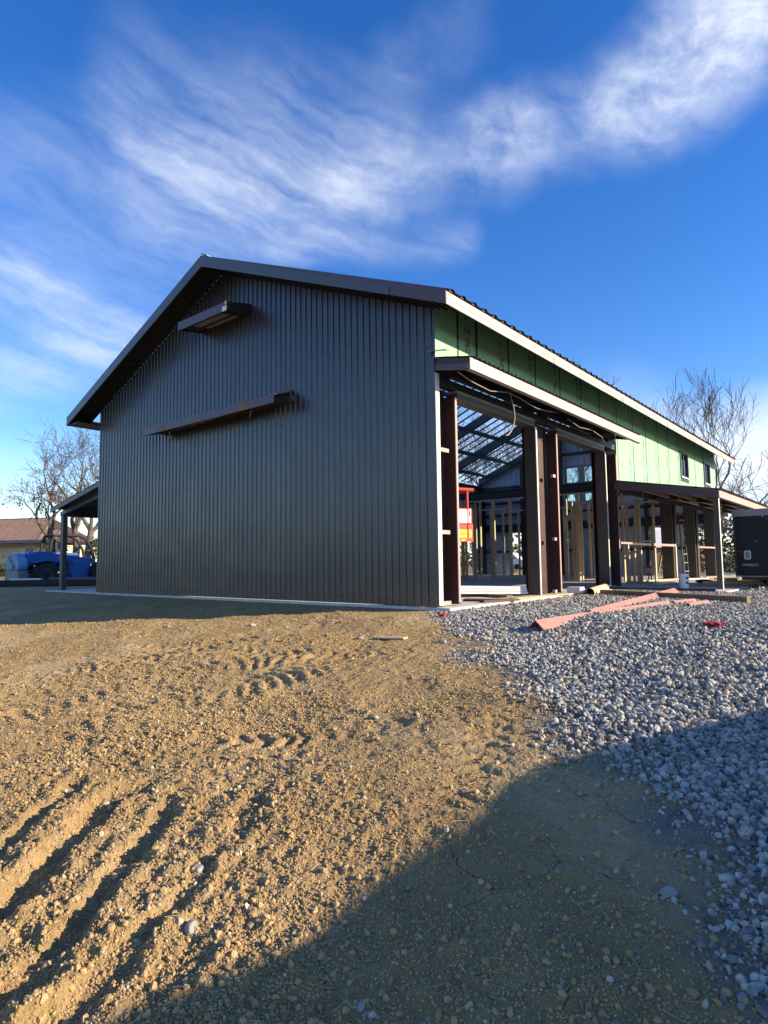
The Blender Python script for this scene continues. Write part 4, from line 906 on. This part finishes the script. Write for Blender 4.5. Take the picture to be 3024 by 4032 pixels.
# local: +y forward, +x right side, rear at y=-.6 ; z from ground
def side_prism(poly,x0,x1,name,m,**k): return LB(MB().prism(poly,0,x0,x1),name,m,**k)
rear=MB(); prof=[(-.48,.90),(.48,.90),(.50,1.05),(.44,1.34),(.24,1.56),(-.30,1.60),(-.46,1.40),(-.52,1.05)]
rear.prism(prof,1,-.55,-.18); bl_=LB(rear,'rear_hood','bluelight',bevel=.03)
side_prism([(-.17,1.57),(.3,1.66),(.9,1.58),(1.15,1.28),(.95,1.10),(.0,1.08),(-.17,1.0)],-.44,.46,'engine_cover','blue',bevel=.03)
rb=MB(); rb.prism([(-.30,.36),(.40,.36),(.49,.52),(.49,.885),(-.50,.885),(-.50,.52)],1,-.57,-.15); LB(rb,'counterweight','greypaint',bevel=.02)
lettering('Genie',.30,(-.36,-.556,1.18),(rad(90),rad(40),0),'navy',th_,shear=.25)
MB().prism([(-.02,.72),(.12,.72),(.08,.85),(.02,.85)],1,-.556,-.551).build('warning_mark',M['navy'],th_,local=True)
side_prism([(.1,.35),(3.1,.35),(3.1,.75),(.1,.75)],-.35,.35,'chassis','blue')
side_prism([(.0,1.30),(2.9,1.12),(2.9,1.36),(.0,1.66)],-.12,.22,'boom','blue',bevel=.02)
side_prism([(1.55,.45),(2.35,.45),(2.35,1.20),(1.55,1.30)],.36,.72,'side_tank','blue',bevel=.02)
side_prism([(1.2,.80),(2.4,.80),(2.3,1.60),(1.3,1.64)],-.72,-.12,'cab_tub','blue',bevel=.02)
for y0,w in ((.55,.30),(.55,.10)): pass
mb=MB(); 
for k,(a,b_) in enumerate(((.25,.52),(.25,.48),(.44,.52))): mb.box(.2205,.224,.95+a,.95+b_,1.36+.0+(k==1)*.06+(k==2)*.02,1.39+(k==1)*.06+(k==2)*.08)
LB(mb,'boom_marks','white2')
cage=MB()
for x in (-.70,.02):
    cage.tube([(x,.95,1.55),(x,1.0,2.05),(x,1.12,2.30),(x,1.4,2.36),(x,2.2,2.36),(x,2.55,2.20),(x,2.85,1.75),(x,2.95,1.25)],.06,8)
cage.tube([(-.7,1.5,1.6),(-.7,1.5,2.34)],.04,8); cage.tube([(.02,1.6,1.6),(.02,1.6,2.34)],.04,8)
for y in (1.12,1.6,2.2): cage.tube([(-.7,y,2.33),(.02,y,2.33)],.035,8)
LB(cage,'roll_cage','black')
LB(MB().box(-.70,.02,1.15,2.2,2.37,2.40),'cab_roof','darksteel')
LB(MB().box(-.55,-.15,1.3,1.75,1.62,1.75).box(-.55,-.15,1.28,1.38,1.75,2.05),'driver_seat','black')
LB(MB().tube([(-.35,1.95,1.7),(-.35,1.86,1.86)],.025,6).lathe([(.16,0),(.18,.015),(.16,.03)],(-.35,1.86,1.86),n=16),'steering_wheel','black')
LB(MB().tube([(.5,.55,1.6),(.5,.5,2.0)],.02,6).lathe([(.12,-.02),(.13,0),(.12,.02)],(.5,.5,2.05),axis=1,n=16),'side_mirror','black')
for x in (-.78,.78):
    for y in (.35,2.75):
        w=MB(); w.lathe([(.24,-.15),(.40,-.16),(.465,-.12),(.48,-.05),(.48,.05),(.465,.12),(.40,.16),(.24,.15)],(x,y,.48),axis=0,n=28); 
        for k in range(18):
            a=2*math.pi*k/18
            for s in (-1,1):
                aa=a+(.17 if s>0 else 0); c0,s0=math.cos(aa),math.sin(aa); w.bar((x+s*.01,y+.49*c0,.48+.49*s0),(x+s*.15,y+.475*math.cos(aa+.12),.48+.475*math.sin(aa+.12)),.06,.05,(0,c0,s0))
        wo=LB(w,'wheel','black'); MB().lathe([(.05,-.10),(.235,-.155),(.235,.155),(.05,.10)],(x,y,.48),axis=0,n=20).build('rim',M['greypaint'],wo,local=True)
side_prism([(-.12,1.16),(.35,1.26),(.9,1.18),(.9,1.22),(.35,1.31),(-.14,1.22)],.46,.92,'fender','blue')
fk=MB(); fk.box(-.6,.6,3.15,3.25,.3,.9)
for x in (-.4,.4): fk.box(x-.06,x+.06,3.25,4.3,.28,.33)
LB(fk,'fork_carriage','black')
# ------------------------------------------------------------------ flatbed with steel in front of it
fb=thing('flatbed_trailer','low black flatbed trailer standing left of the barn','trailer',(-19.6,.9,-.43),math.atan2(.633,.774)-.02)
FB=lambda mb,n,m,**k: mb.build(n,M[m],fb,local=True,**k)
FB(MB().box(-4.2,5.2,0,1.5,.50,.60),'deck','darksteel')
FB(MB().box(-4.2,5.2,-.04,-.002,.42,.62),'side_rail','black')
FB(MB().box(-3.8,5.0,.25,.45,.25,.498).box(-3.8,5.0,1.1,1.3,.25,.498),'frame','darksteel')
for x in (1.7,2.6): 
    for y in (.2,1.35): FB(MB().lathe([(.2,-.1),(.24,-.08),(.24,.08),(.2,.1)],(x,y,.24),axis=1,n=18),'wheel','black')
fbR=Matrix.Rotation(fb.rotation_euler.z,4,'Z'); fbT=lambda p: Vector(fb.location)+(fbR@Vector(p))
for k,(a,b,w,h,m,lb) in enumerate((((-3.9,.3,.64),(-.7,.3,.64),.12,.05,'greypaint','grey steel bar lying at the left front of the flatbed deck'),
    ((.15,.25,.65),(1.3,.25,.65),.12,.06,'white','short white bar on the flatbed deck behind the telehandler wheel'),
    ((1.5,.5,.66),(5.0,.5,.66),.2,.07,'trimgrey','long dark steel channel on the right half of the flatbed deck'),
    ((-.2,-.35,.36),(.6,-.35,.36),.10,.05,'galv','short galvanised piece leaning at the flatbed edge'))):
    if k<3: board('steel_bar',fbT(a),fbT(b),w,h,m,lb,'steel bar')
board('timber_crib',fbT((-1.75,-.75,.20)),fbT((-.75,-.75,.20)),.5,.40,'oldwood','weathered timber crib standing on the ground before the flatbed','crib')
board('steel_beam',fbT((-.6,-.62,.16)),fbT((4.2,-.50,.18)),.28,.34,'black','long black steel beam on the ground along the flatbed','steel beam')
board('timber_prop',fbT((-2.35,-.6,0.0)),fbT((-2.15,-.6,.46)),.12,.12,'oldwood','short slanting timber prop left of the crib','prop')

# ------------------------------------------------------------------ stone house with clay roof
hs=thing('stone_house','low stone house with red clay ribbed roof beyond the telehandler','house',(-48.4,12.9,-.4),math.atan2(.633,.774)-rad(13))
HB=lambda mb,n,m,**k: mb.build(n,M[m],hs,local=True,**k)
HB(MB().box(-9,2.05,.5,8,0,2.75),'wall','stonew')
def tile_roof(x0,x1,ez,rz,y0,y1,hipR,name):
    mb=MB(); tb=MB(); y=(y0+y1)/2; xr=x1-hipR
    V=[(x0,y0,ez),(x1,y0,ez),(xr,y,rz),(x0,y,rz),(x1,y1,ez),(x0,y1,ez)]
    mb.add(V,[(0,1,2,3),(1,4,2),(3,2,4,5)])
    mb.add([(x,yy,zz-.12) for x,yy,zz in V],[(3,2,1,0),(2,4,1),(5,4,2,3)])
    x=x0+.2
    while x<x1-.1:
        t=1.0 if x<=xr else (x1-x)/hipR
        if t>.05: tb.bar((x,y0-.02,ez+.05),(x,y0+(y-y0)*t,ez+.05+(rz-ez)*t),.25,.11)
        x+=.37
    tb.bar((x0,y,rz+.05),(xr,y,rz+.05),.22,.12); tb.bar((xr,y,rz+.05),(x1,y0,ez+.06),.16,.12)
    r=HB(mb,name,'tilebase'); tb.build('clay_tiles',M['tile'],r,local=True); return r
tile_roof(-9.4,.95,3.08,5.15,-.1,7.4,1.9,'roof'); tile_roof(-2,2.35,3.05,4.05,-.12,4.4,1.1,'wing_roof')
HB(MB().box(-9.4,2.4,-.22,-.10,2.95,3.09),'gutter','greypaint'); HB(MB().box(-9.3,2.2,-.08,.498,2.70,2.94),'eave_board','oldwood')
for x0 in (-.75,1.25): 
    f=HB(MB().box(x0,x0+.85,.44,.50,2.05,2.66).box(x0-.1,x0+.95,.42,.499,2.66,2.74),'window','white2'); MB().box(x0+.06,x0+.38,.425,.439,2.1,2.6).box(x0+.46,x0+.79,.425,.439,2.1,2.6).build('pane',M['darkglass'],f,local=True)

# ------------------------------------------------------------------ foliage
def leaf_cloud(name,blobs,n,size,m,parent,seed,local=False,droop=0):
    r=np.random.default_rng(seed); vs=[];fs=[]
    wts=np.array([b[3]**2 for b in blobs]); wts/=wts.sum()
    for i in range(n):
        b=blobs[r.choice(len(blobs),p=wts)]; d=r.normal(size=3); d/=np.linalg.norm(d); rr=b[3]*r.random()**.45
        c=np.array(b[:3])+d*rr*np.array([1,1,b[4] if len(b)>4 else .8]); u=r.normal(size=3); u/=np.linalg.norm(u); v=np.cross(u,r.normal(size=3)); v/=np.linalg.norm(v)
        s=size*r.uniform(.6,1.4); k=len(vs); vs+= [tuple(c-u*s),tuple(c+v*s*.45),tuple(c+u*s),tuple(c-v*s*.45)]; fs.append((k,k+1,k+2,k+3))
    return MB().add(vs,fs).build(name,M[m],parent,local=local)
def grow(mb,p,d,ln,r,lv,rng,spread,up,twigs,minr,wob=.22):
    # one limb with side shoots
    n=max(3,int(4+lv)); pts=[Vector(p)]; rs=[r]; dd=Vector(d).normalized()
    for i in range(n):
        dd=(dd+Vector((rng.gauss(0,wob),rng.gauss(0,wob),rng.gauss(0,wob)*.7+up*.10))).normalized(); pts.append(pts[-1]+dd*(ln/n)); rs.append(max(minr,r*(1-(i+1)/n*.62)))
    mb.tube(pts,rs,7 if lv>=4 else (5 if lv>=2 else 3),caps=False)
    twigs.append((pts[-1],lv))
    if lv<=0: return
    k=rng.randint(2,3) if lv>1 else rng.randint(2,4)
    for j in range(k):
        t=.35+.65*(j+rng.random()*.8)/k; i=min(n-1,int(t*n)); q=pts[i].lerp(pts[i+1],min(1,t*n-i)); base=(pts[i+1]-pts[i]).normalized()
        az=rng.random()*6.283+j*2.4; s=base.cross(Vector((math.cos(az),math.sin(az),.3))).normalized(); ang=rng.uniform(.35,.95)*spread
        nd=(base*math.cos(ang)+s*math.sin(ang)); nd.z+=.12*up
        grow(mb,q,nd,ln*rng.uniform(.52,.78),max(minr,rs[i]*rng.uniform(.5,.68)),lv-1,rng,spread,up,twigs,minr,wob)
    grow(mb,pts[-1],dd,ln*rng.uniform(.55,.75),max(minr,rs[-1]*.85),lv-1,rng,spread,up,twigs,minr,wob)
def tree(label,loc,h,seed,stems,tr_r,spread,up,lv,m='barkdark',leaves=0,minr=.011,group=None,trunk_h=.28,leafsize=.09):
    rng=random.Random(seed); t=thing('bare_tree',label,'tree',loc,0,group); loc=Vector(loc)
    tk=MB(); cr=MB(); tw=[]
    for (dx,dy,lx,ly,sc) in stems:
        top=Vector((dx+lx,dy+ly,h*trunk_h*sc)); tk.tube([(dx,dy,-.25),(dx+lx*.2,dy+ly*.2,h*trunk_h*sc*.3),(dx+lx*.55+rng.gauss(0,.08),dy+ly*.5+rng.gauss(0,.08),h*trunk_h*sc*.65),tuple(top)],[tr_r*1.35,tr_r*1.02,tr_r*.9,tr_r*.78],9)
        kk=3
        for j in range(kk):
            a=6.283*j/kk+rng.random(); sp=spread*rng.uniform(.35,.75); d=Vector((math.cos(a)*sp+lx*.15,math.sin(a)*sp+ly*.15,1.0))
            grow(cr,top-Vector((0,0,.12)),d,h*sc*rng.uniform(.30,.40),tr_r*.58,lv,rng,spread,up,tw,minr)
    tk.build('trunk',M[m],t,local=True,smooth=True); c=cr.build('crown',M[m],t,local=True)
    if leaves:
        cand=[p for p,l in tw if l<=2 and p.z<h*.62]; blobs=[(p.x,p.y,p.z,.35,.9) for p in cand[::3]] or [(0,0,h*.4,1,1)]
        leaf_cloud('foliage',blobs,leaves,leafsize,'leafbrown',t,seed,local=True)
    return t
tree('wide bare twin-trunk tree with dead brown leaves left of the barn',(-40.4,13.1,-.5),10.8,3,[(-.45,.1,-.5,.1,1.0),(.55,.25,.5,.2,.95),(-.5,-.1,-1.5,-1.0,.86)],.27,1.15,.35,4,'bark',800,.012,trunk_h=.36)
tree('slim bare tree rising behind the barn roof ridge, left of its group',(-9.7,38,-.3),14.6,8,[(0,0,-.1,0,1)],.13,.5,.9,3,'barkdark',0,.013,'bare trees behind the barn')
tree('thin bare tree just right of the ridge tree behind the roof',(-8.4,38.6,-.3),13.6,15,[(0,0,.1,0,1)],.12,.5,.9,3,'barkdark',0,.013,'bare trees behind the barn')
tree('tall dark bare tree above the far end of the eave',(-3.1,33.5,-.3),11.8,29,[(0,0,.05,0,1)],.16,.34,1.2,4,'barkdark',0,.009,'bare trees behind the barn')
tree('spreading bare tree leaning right above the porch roof',(-1.95,33,-.3),8.0,34,[(0,0,.9,.5,.9),(-.6,0,-.2,0,.95)],.18,1.0,.4,3,'bark',0,.013,'bare trees behind the barn')
tree('low bare tree at the right edge behind the porch roof',(-.5,34,-.3),7.4,55,[(0,0,.3,.2,.9)],.14,1.0,.4,3,'bark',0,.013,'bare trees behind the barn')
for k,(x,y,h,sd,lb) in enumerate(((-17.0,30.5,12.5,41,'dense bare tree seen through the middle of the open roof frame'),(-20.5,28.5,11.5,47,'bare tree seen through the lower left of the open roof frame'),(-13.2,33.5,13,52,'bare tree seen through the open roof beside the middle column'),(-9.2,31,10.5,58,'bare tree seen through the glazed loft doors'))):
    tree(lb,(x,y,-.5),h,sd,[(0,0,.2,.1,1),(.4,.2,-.5,.3,.9)],.20,.95,.6,4 if k!=3 else 3,'bark',0,.011,'bare trees behind the barn')
# palm and fence
pm=thing('palm_tree','small shaggy palm against the left barn wall line','palm',(-39.1,14.1,-.5))
MB().tube([(0,0,-.2),(.03,0,1.2),(0,.05,2.5)],[.26,.22,.2],9).build('trunk',M['oldwood'],pm,local=True)
mb=MB(); r_=random.Random(4)
for k in range(46):
    a=r_.random()*6.283; e=r_.uniform(-.9,1.2); ln=r_.uniform(.8,1.25); d=Vector((math.cos(a)*math.cos(e),math.sin(a)*math.cos(e),math.sin(e))); p=Vector((0,.05,2.5)); q=p+d*ln*.5; s=q+(d+Vector((0,0,-.9))).normalized()*ln*.55
    side=d.cross(Vector((0,0,1))).normalized()
    for t in range(-3,4): mb.tube([q+d*(-.05),q+(d+side*t*.22).normalized()*.3,s+side*t*.13+Vector((0,0,-abs(t)*.05))],[.02,.022,.006],3,caps=False)
    mb.tube([p,q],.014,4,caps=False)
mb.build('crown',M['palm'],pm,local=True)
fe=thing('ranch_fence','dark rail fence behind the flatbed near the palm','fence',(-38.5,12.6,-.5),math.atan2(.633,.774))
for k in range(5): MB().box(k*.75-1.5,k*.75-1.41,-.05,.05,0,1.75).build('post',M['darksteel'],fe,local=True)
for z in (.7,1.05,1.4,1.7): MB().box(-1.5,1.6,-.02,.02,z-.035,z+.035).build('rail',M['darksteel'],fe,local=True)
tag(MB().bar((-35.6,13.9,-.4),(-35.6,13.9,1.75),.1,.1).build('marker_post',M['yellow']),'yellow topped marker post beside the barn wall','post')
hd=thing('hedge','dark green clipped hedge in front of the stone house','hedge',(-45.4,9.2,-.2))
leaf_cloud('foliage',[(-1.5,-.4,.55,.85,.75),(-.3,.3,.6,.9,.8),(.6,1.0,.5,.8,.8),(-2.8,-1.2,.6,.9,.8),(-4.2,-2.2,.55,.9,.8)],5200,.07,'hedge',hd,5,local=True)
# things seen through the far openings
vn=thing('parked_van','white van parked on the gravel beyond the far wall openings','van',(-24.4,47.0,-.35),rad(12))
VB=lambda mb,n,m,**k: mb.build(n,M[m],vn,local=True,**k)
VB(MB().prism([(-2.4,.35),(2.4,.35),(2.45,.95),(1.7,1.15),(1.1,1.75),(-2.3,1.8),(-2.45,1.0)],1,-.9,.9),'body','white2',bevel=.06)
VB(MB().prism([(-1.9,1.15),(1.45,1.15),(.95,1.62),(-1.9,1.66)],1,-.91,-.902),'side_window','darkglass')
VB(MB().prism([(-1.9,1.15),(1.45,1.15),(.95,1.62),(-1.9,1.66)],1,.902,.91),'side_window','darkglass')
for x in (-1.5,1.5):
    for y in (-.82,.82): VB(MB().lathe([(.28,-.1),(.34,-.08),(.34,.08),(.28,.1)],(x,y,.34),axis=1,n=18),'wheel','black')
h2=thing('distant_house','pale roofed house far beyond the back wall openings','house',(-20.2,66,-.6),rad(38))
MB().box(-5,5,-3,3,0,2.6).build('wall',M['oldwood'],h2,local=True)
MB().prism([(-3.6,2.5),(3.6,2.5),(0,4.6)],0,-5.5,5.5).build('roof',mat('pale_roof',(.62,.60,.56),.7),h2,local=True)
for x in (-3,0,3): MB().box(x-.5,x+.5,-3.05,-3.002,.9,1.9).build('window',M['darkglass'],h2,local=True)
r_=random.Random(9); blobs=[]; 
for k in range(420):
    a=r_.uniform(-2.6,1.2); d=r_.uniform(105,170); s=r_.uniform(2.4,5.0)*(1.7 if r_.random()<.4 else 1); blobs.append((CAMP[0]+d*math.sin(a),CAMP[1]+d*math.cos(a),-1.3+s*.5,s,.7))
o=leaf_cloud('distant_woods',blobs,46000,.65,'scrub',None,3); tag(o,'brown winter woods low along the horizon','woods',kind='stuff')
for k,(x,y,s,lb) in enumerate(((-14.0,27,1.1,'brown bush beyond the left back wall opening'),(-11.0,31,1.2,'green brown bush seen through the middle back wall opening'),(-3.6,29,1.2,'dark bush seen through the right back wall opening'),(-1.2,27.5,1.3,'tall brown bush behind the trailer gap'))):
    b=thing('bush',lb,'bush',(x,y,-.4),0,'bushes behind the barn'); leaf_cloud('foliage',[(0,0,.7*s,.8*s,.9),(.5*s,.2,.5*s,.6*s,.9),(-.5*s,-.1,.5*s,.6*s,.9)],900,.09,'leafbrown' if k%2==0 else 'hedge',b,20+k,local=True)
    MB().tube([(0,0,-.1),(0,0,.6*s)],[.05,.03],5).build('stem',M['bark'],b,local=True)

# ------------------------------------------------------------------ unseen tall van, added and shaped to cast the shade on the yard
sa=Vector((.8944,.4472,0)); sp_=Vector((-.4472,.8944,0)); TB=7.0
pv=thing('parked_van','unseen tall grey van added right of the yard to shade the near soil and gravel','van',tuple(sa*TB+sp_*(-7.0)+Vector((0,0,-.66))),math.atan2(.4472,.8944))
VP=lambda mb,n,m,par=None,**k: mb.build(n,M[m],par or pv,local=True,**k)
half=[(-10.6,2.02),(-9.4,1.94),(-8.8,1.82),(-7.57,1.585),(-7.19,1.485),(-6.8,1.455),(-6.17,1.425),(-5.68,1.37),(-5.31,1.245),(-4.79,1.045),(-4.3,.82),(-3.9,.50),(-3.66,.05),(-3.62,-.32)]
prof=[(s+7.0,z+.74) for s,z in half]
body=VP(MB().prism([(-3.75,.42),(-3.75,2.6)]+prof[0:]+[(3.30,.42)],0,0,1.9),'body','trimgrey')
for x in (-.004,1.901):
    VP(MB().prism([(-3.2,1.35),(-3.2,2.2),(-1.0,1.92),(.9,1.86),(.9,1.35)],0,x,x+.004),'side_window','darkglass'); VP(MB().prism([(1.0,1.35),(1.0,1.84),(1.55,1.72),(2.0,1.40),(2.0,1.35)],0,x,x+.004),'front_window','darkglass')
for x in (.02,1.88):
    for y in (-2.6,2.2):
        wo=VP(MB().lathe([(.30,-.11),(.37,-.09),(.37,.09),(.30,.11)],(x,y,.37),axis=0,n=24),'wheel','black'); MB().lathe([(.08,-.1),(.22,-.115),(.22,.115),(.08,.1)],(x,y,.37),axis=0,n=18).build('rim',M['chrome'],wo,local=True)
VP(MB().box(-.02,1.92,3.28,3.42,.36,.62),'bumper','black')
# ------------------------------------------------------------------ camera, sun, sky
cy,sy=math.cos(YAW),math.sin(YAW); cp,sp2=math.cos(PITCH),math.sin(PITCH)
f=Vector((sy*cp,cy*cp,sp2)); r0=Vector((cy,-sy,0)); u0=r0.cross(f); cr_,sr_=math.cos(ROLL),math.sin(ROLL)
r2=cr_*r0+sr_*u0; u2=-sr_*r0+cr_*u0
cam=bpy.data.cameras.new('camera'); co_=bpy.data.objects.new('camera',cam); COL.objects.link(co_)
mw=Matrix.Identity(4)
for i in range(3): mw[i][0]=r2[i]; mw[i][1]=u2[i]; mw[i][2]=-f[i]; mw[i][3]=CAMP[i]
co_.matrix_world=mw; cam.sensor_fit='HORIZONTAL'; cam.sensor_width=36; cam.lens=36*FPX/1659; cam.clip_start=.05; cam.clip_end=9000
S.camera=co_
sl_=bpy.data.lights.new('sun','SUN'); sl_.energy=5.0; sl_.angle=rad(.42); sl_.color=(1.0,.85,.64); so_=bpy.data.objects.new('sun',sl_); COL.objects.link(so_)
so_.rotation_euler=SUN.to_track_quat('Z','Y').to_euler(); so_.location=(20,10,30)
w=bpy.data.worlds.new('World'); S.world=w; w.use_nodes=True; nt=w.node_tree; n=nt.nodes; lk=nt.links; bg=n['Background']
sky=n.new('ShaderNodeTexSky'); sky.sky_type='NISHITA'; sky.sun_disc=False; sky.sun_elevation=math.asin(SUN.z); sky.sun_rotation=math.atan2(SUN.x,SUN.y); sky.air_density=1.0; sky.dust_density=.12; sky.ozone_density=2.6; sky.altitude=200
def ma(op,a,b=None,c=None,clamp=False):
    x=n.new('ShaderNodeMath'); x.operation=op; x.use_clamp=clamp
    for i,v in enumerate((a,b,c)):
        if v is None: continue
        if isinstance(v,(int,float)): x.inputs[i].default_value=v
        else: lk.new(v,x.inputs[i])
    return x.outputs[0]
tc=n.new('ShaderNodeTexCoord'); sx=n.new('ShaderNodeSeparateXYZ'); lk.new(tc.outputs['Generated'],sx.inputs[0])
az=ma('MULTIPLY',ma('ARCTAN2',sx.outputs[0],sx.outputs[1]),57.2958); el=ma('MULTIPLY',ma('ARCSINE',sx.outputs[2]),57.2958)
def nz(vec,sc,det=5,ro=.6,dist=0.0):
    t=n.new('ShaderNodeTexNoise'); t.inputs['Scale'].default_value=sc; t.inputs['Detail'].default_value=det; t.inputs['Roughness'].default_value=ro; t.inputs['Distortion'].default_value=dist; lk.new(vec,t.inputs['Vector']); return t.outputs['Fac']
def comb(a,b,c=0.0):
    x=n.new('ShaderNodeCombineXYZ')
    for i,v in enumerate((a,b,c)):
        if isinstance(v,(int,float)): x.inputs[i].default_value=v
        else: lk.new(v,x.inputs[i])
    return x.outputs[0]
P0=comb(az,el)
wx=ma('MULTIPLY',ma('SUBTRACT',nz(P0,.07,3),.5),5.0); wy=ma('MULTIPLY',ma('SUBTRACT',nz(comb(ma('ADD',az,61.0),el),.07,3),.5),4.5)
azw=ma('ADD',az,wx); elw=ma('ADD',el,wy)
# wispy streaks: stretched along a gently falling direction
th=rad(-17); ca,sb=math.cos(th),math.sin(th)
al=ma('ADD',ma('MULTIPLY',azw,ca),ma('MULTIPLY',elw,sb)); ac=ma('SUBTRACT',ma('MULTIPLY',elw,ca),ma('MULTIPLY',azw,sb))
streak=nz(comb(ma('MULTIPLY',al,.085),ma('MULTIPLY',ac,.46)),1.0,9,.58,.10)
puff=nz(comb(ma('MULTIPLY',al,.20),ma('MULTIPLY',ac,.36),3.0),1.0,10,.60,.15)
fine=nz(comb(ma('MULTIPLY',azw,.8),ma('MULTIPLY',elw,1.0),7.0),1.0,6,.65,.2)
CL=[ # az0,el0,az1,el1,radius,strength,kind(0 streak,1 puff)
 (-2,41,-9,38.5,6.0,1.6,1),(-4,37.5,-15,35.3,4.5,1.2,1),(-14,35.4,-28,34.3,3.9,.85,1),(-27,34.5,-41,32.4,4.2,.70,1),(-31,42,-37,40,3.5,.25,1),
 (-40,35,-60,35.5,6.5,.55,0),(-42,32,-58,30,5.5,.62,0),(-54,33,-71,29,6.0,.55,0),(-49,27.0,-31,27.8,2.0,.60,0),(-46,30,-68,22.5,4.2,.5,0),
 (-75,22,-61,18.6,3.4,1.05,0),(-76,13.6,-60,18.0,3.4,1.1,0),(-1,8.0,-14,8.0,5.2,2.6,2),(-3,13.3,-9,12.2,1.3,.55,0),(-80,9,-60,6,2.5,.45,0),(-37,8.5,-19,9.5,7.0,.9,2),(-48,37,-34,33,3.2,.35,0)]
dens=None
for a0,e0,a1,e1,R_,st,kd in CL:
    bx,by=a1-a0,(e1-e0); ll=bx*bx+by*by
    px=ma('SUBTRACT',azw,a0); py=ma('SUBTRACT',elw,e0)
    t=ma('DIVIDE',ma('ADD',ma('MULTIPLY',px,bx),ma('MULTIPLY',py,by)),ll,clamp=True)
    qx=ma('SUBTRACT',px,ma('MULTIPLY',t,bx)); qy=ma('SUBTRACT',py,ma('MULTIPLY',t,by))
    d=ma('SQRT',ma('ADD',ma('MULTIPLY',qx,qx),ma('MULTIPLY',qy,qy)))
    mr=n.new('ShaderNodeMapRange'); mr.interpolation_type='SMOOTHSTEP'; mr.inputs['From Min'].default_value=R_*1.25; mr.inputs['From Max'].default_value=R_*.12; mr.inputs['To Min'].default_value=0; mr.inputs['To Max'].default_value=st
    lk.new(d,mr.inputs['Value']); v=mr.outputs[0]
    tex=streak if kd==0 else puff
    mt=n.new('ShaderNodeMapRange'); mt.inputs['From Min'].default_value=.29; mt.inputs['From Max'].default_value=.76; mt.inputs['To Min'].default_value=.12; mt.inputs['To Max'].default_value=1.0; lk.new(tex,mt.inputs['Value'])
    v=ma('MULTIPLY',v,mt.outputs[0] if kd<2 else ma('MULTIPLY_ADD',mt.outputs[0],.5,.5)); dens=v if dens is None else ma('ADD',dens,v)
# unseen cloud outside the mapped part, its amount set to whiten the ambient light
gen=n.new('ShaderNodeMapRange'); gen.inputs['From Min'].default_value=.36; gen.inputs['From Max'].default_value=.62; gen.inputs['To Max'].default_value=.24; lk.new(puff,gen.inputs['Value'])
out_=ma('GREATER_THAN',ma('ABSOLUTE',ma('ADD',az,37.0)),48.0)
dens=ma('ADD',dens,ma('MULTIPLY',gen.outputs[0],out_))
dens=ma('MULTIPLY',dens,ma('ADD',.62,ma('MULTIPLY',fine,.76)))
hz_=n.new('ShaderNodeMapRange'); hz_.interpolation_type='SMOOTHSTEP'; hz_.inputs['From Min'].default_value=7.5; hz_.inputs['From Max'].default_value=-1; hz_.inputs['To Max'].default_value=.55; lk.new(el,hz_.inputs['Value'])
dens=ma('ADD',ma('MULTIPLY',dens,.41),hz_.outputs[0])
dens=ma('MULTIPLY',ma('MINIMUM',dens,.93),ma('GREATER_THAN',el,-2.0))
hs_=n.new('ShaderNodeHueSaturation'); hs_.inputs['Saturation'].default_value=1.33; hs_.inputs['Hue'].default_value=.516; hs_.inputs['Value'].default_value=2.35; lk.new(sky.outputs[0],hs_.inputs['Color'])
mxc=n.new('ShaderNodeMix'); mxc.data_type='RGBA'; lk.new(dens,mxc.inputs['Factor']); lk.new(hs_.outputs[0],mxc.inputs['A']); mxc.inputs['B'].default_value=(9.8,10.4,11.4,1)
lk.new(mxc.outputs['Result'],bg.inputs['Color']); bg.inputs['Strength'].default_value=.055
S.view_settings.view_transform='Standard'; S.view_settings.look='None'; S.view_settings.exposure=1.0; S.view_settings.gamma=1
S.cycles.max_bounces=8; S.cycles.transparent_max_bounces=12; S.cycles.caustics_reflective=False; S.cycles.caustics_refractive=False; S.cycles.sample_clamp_indirect=4
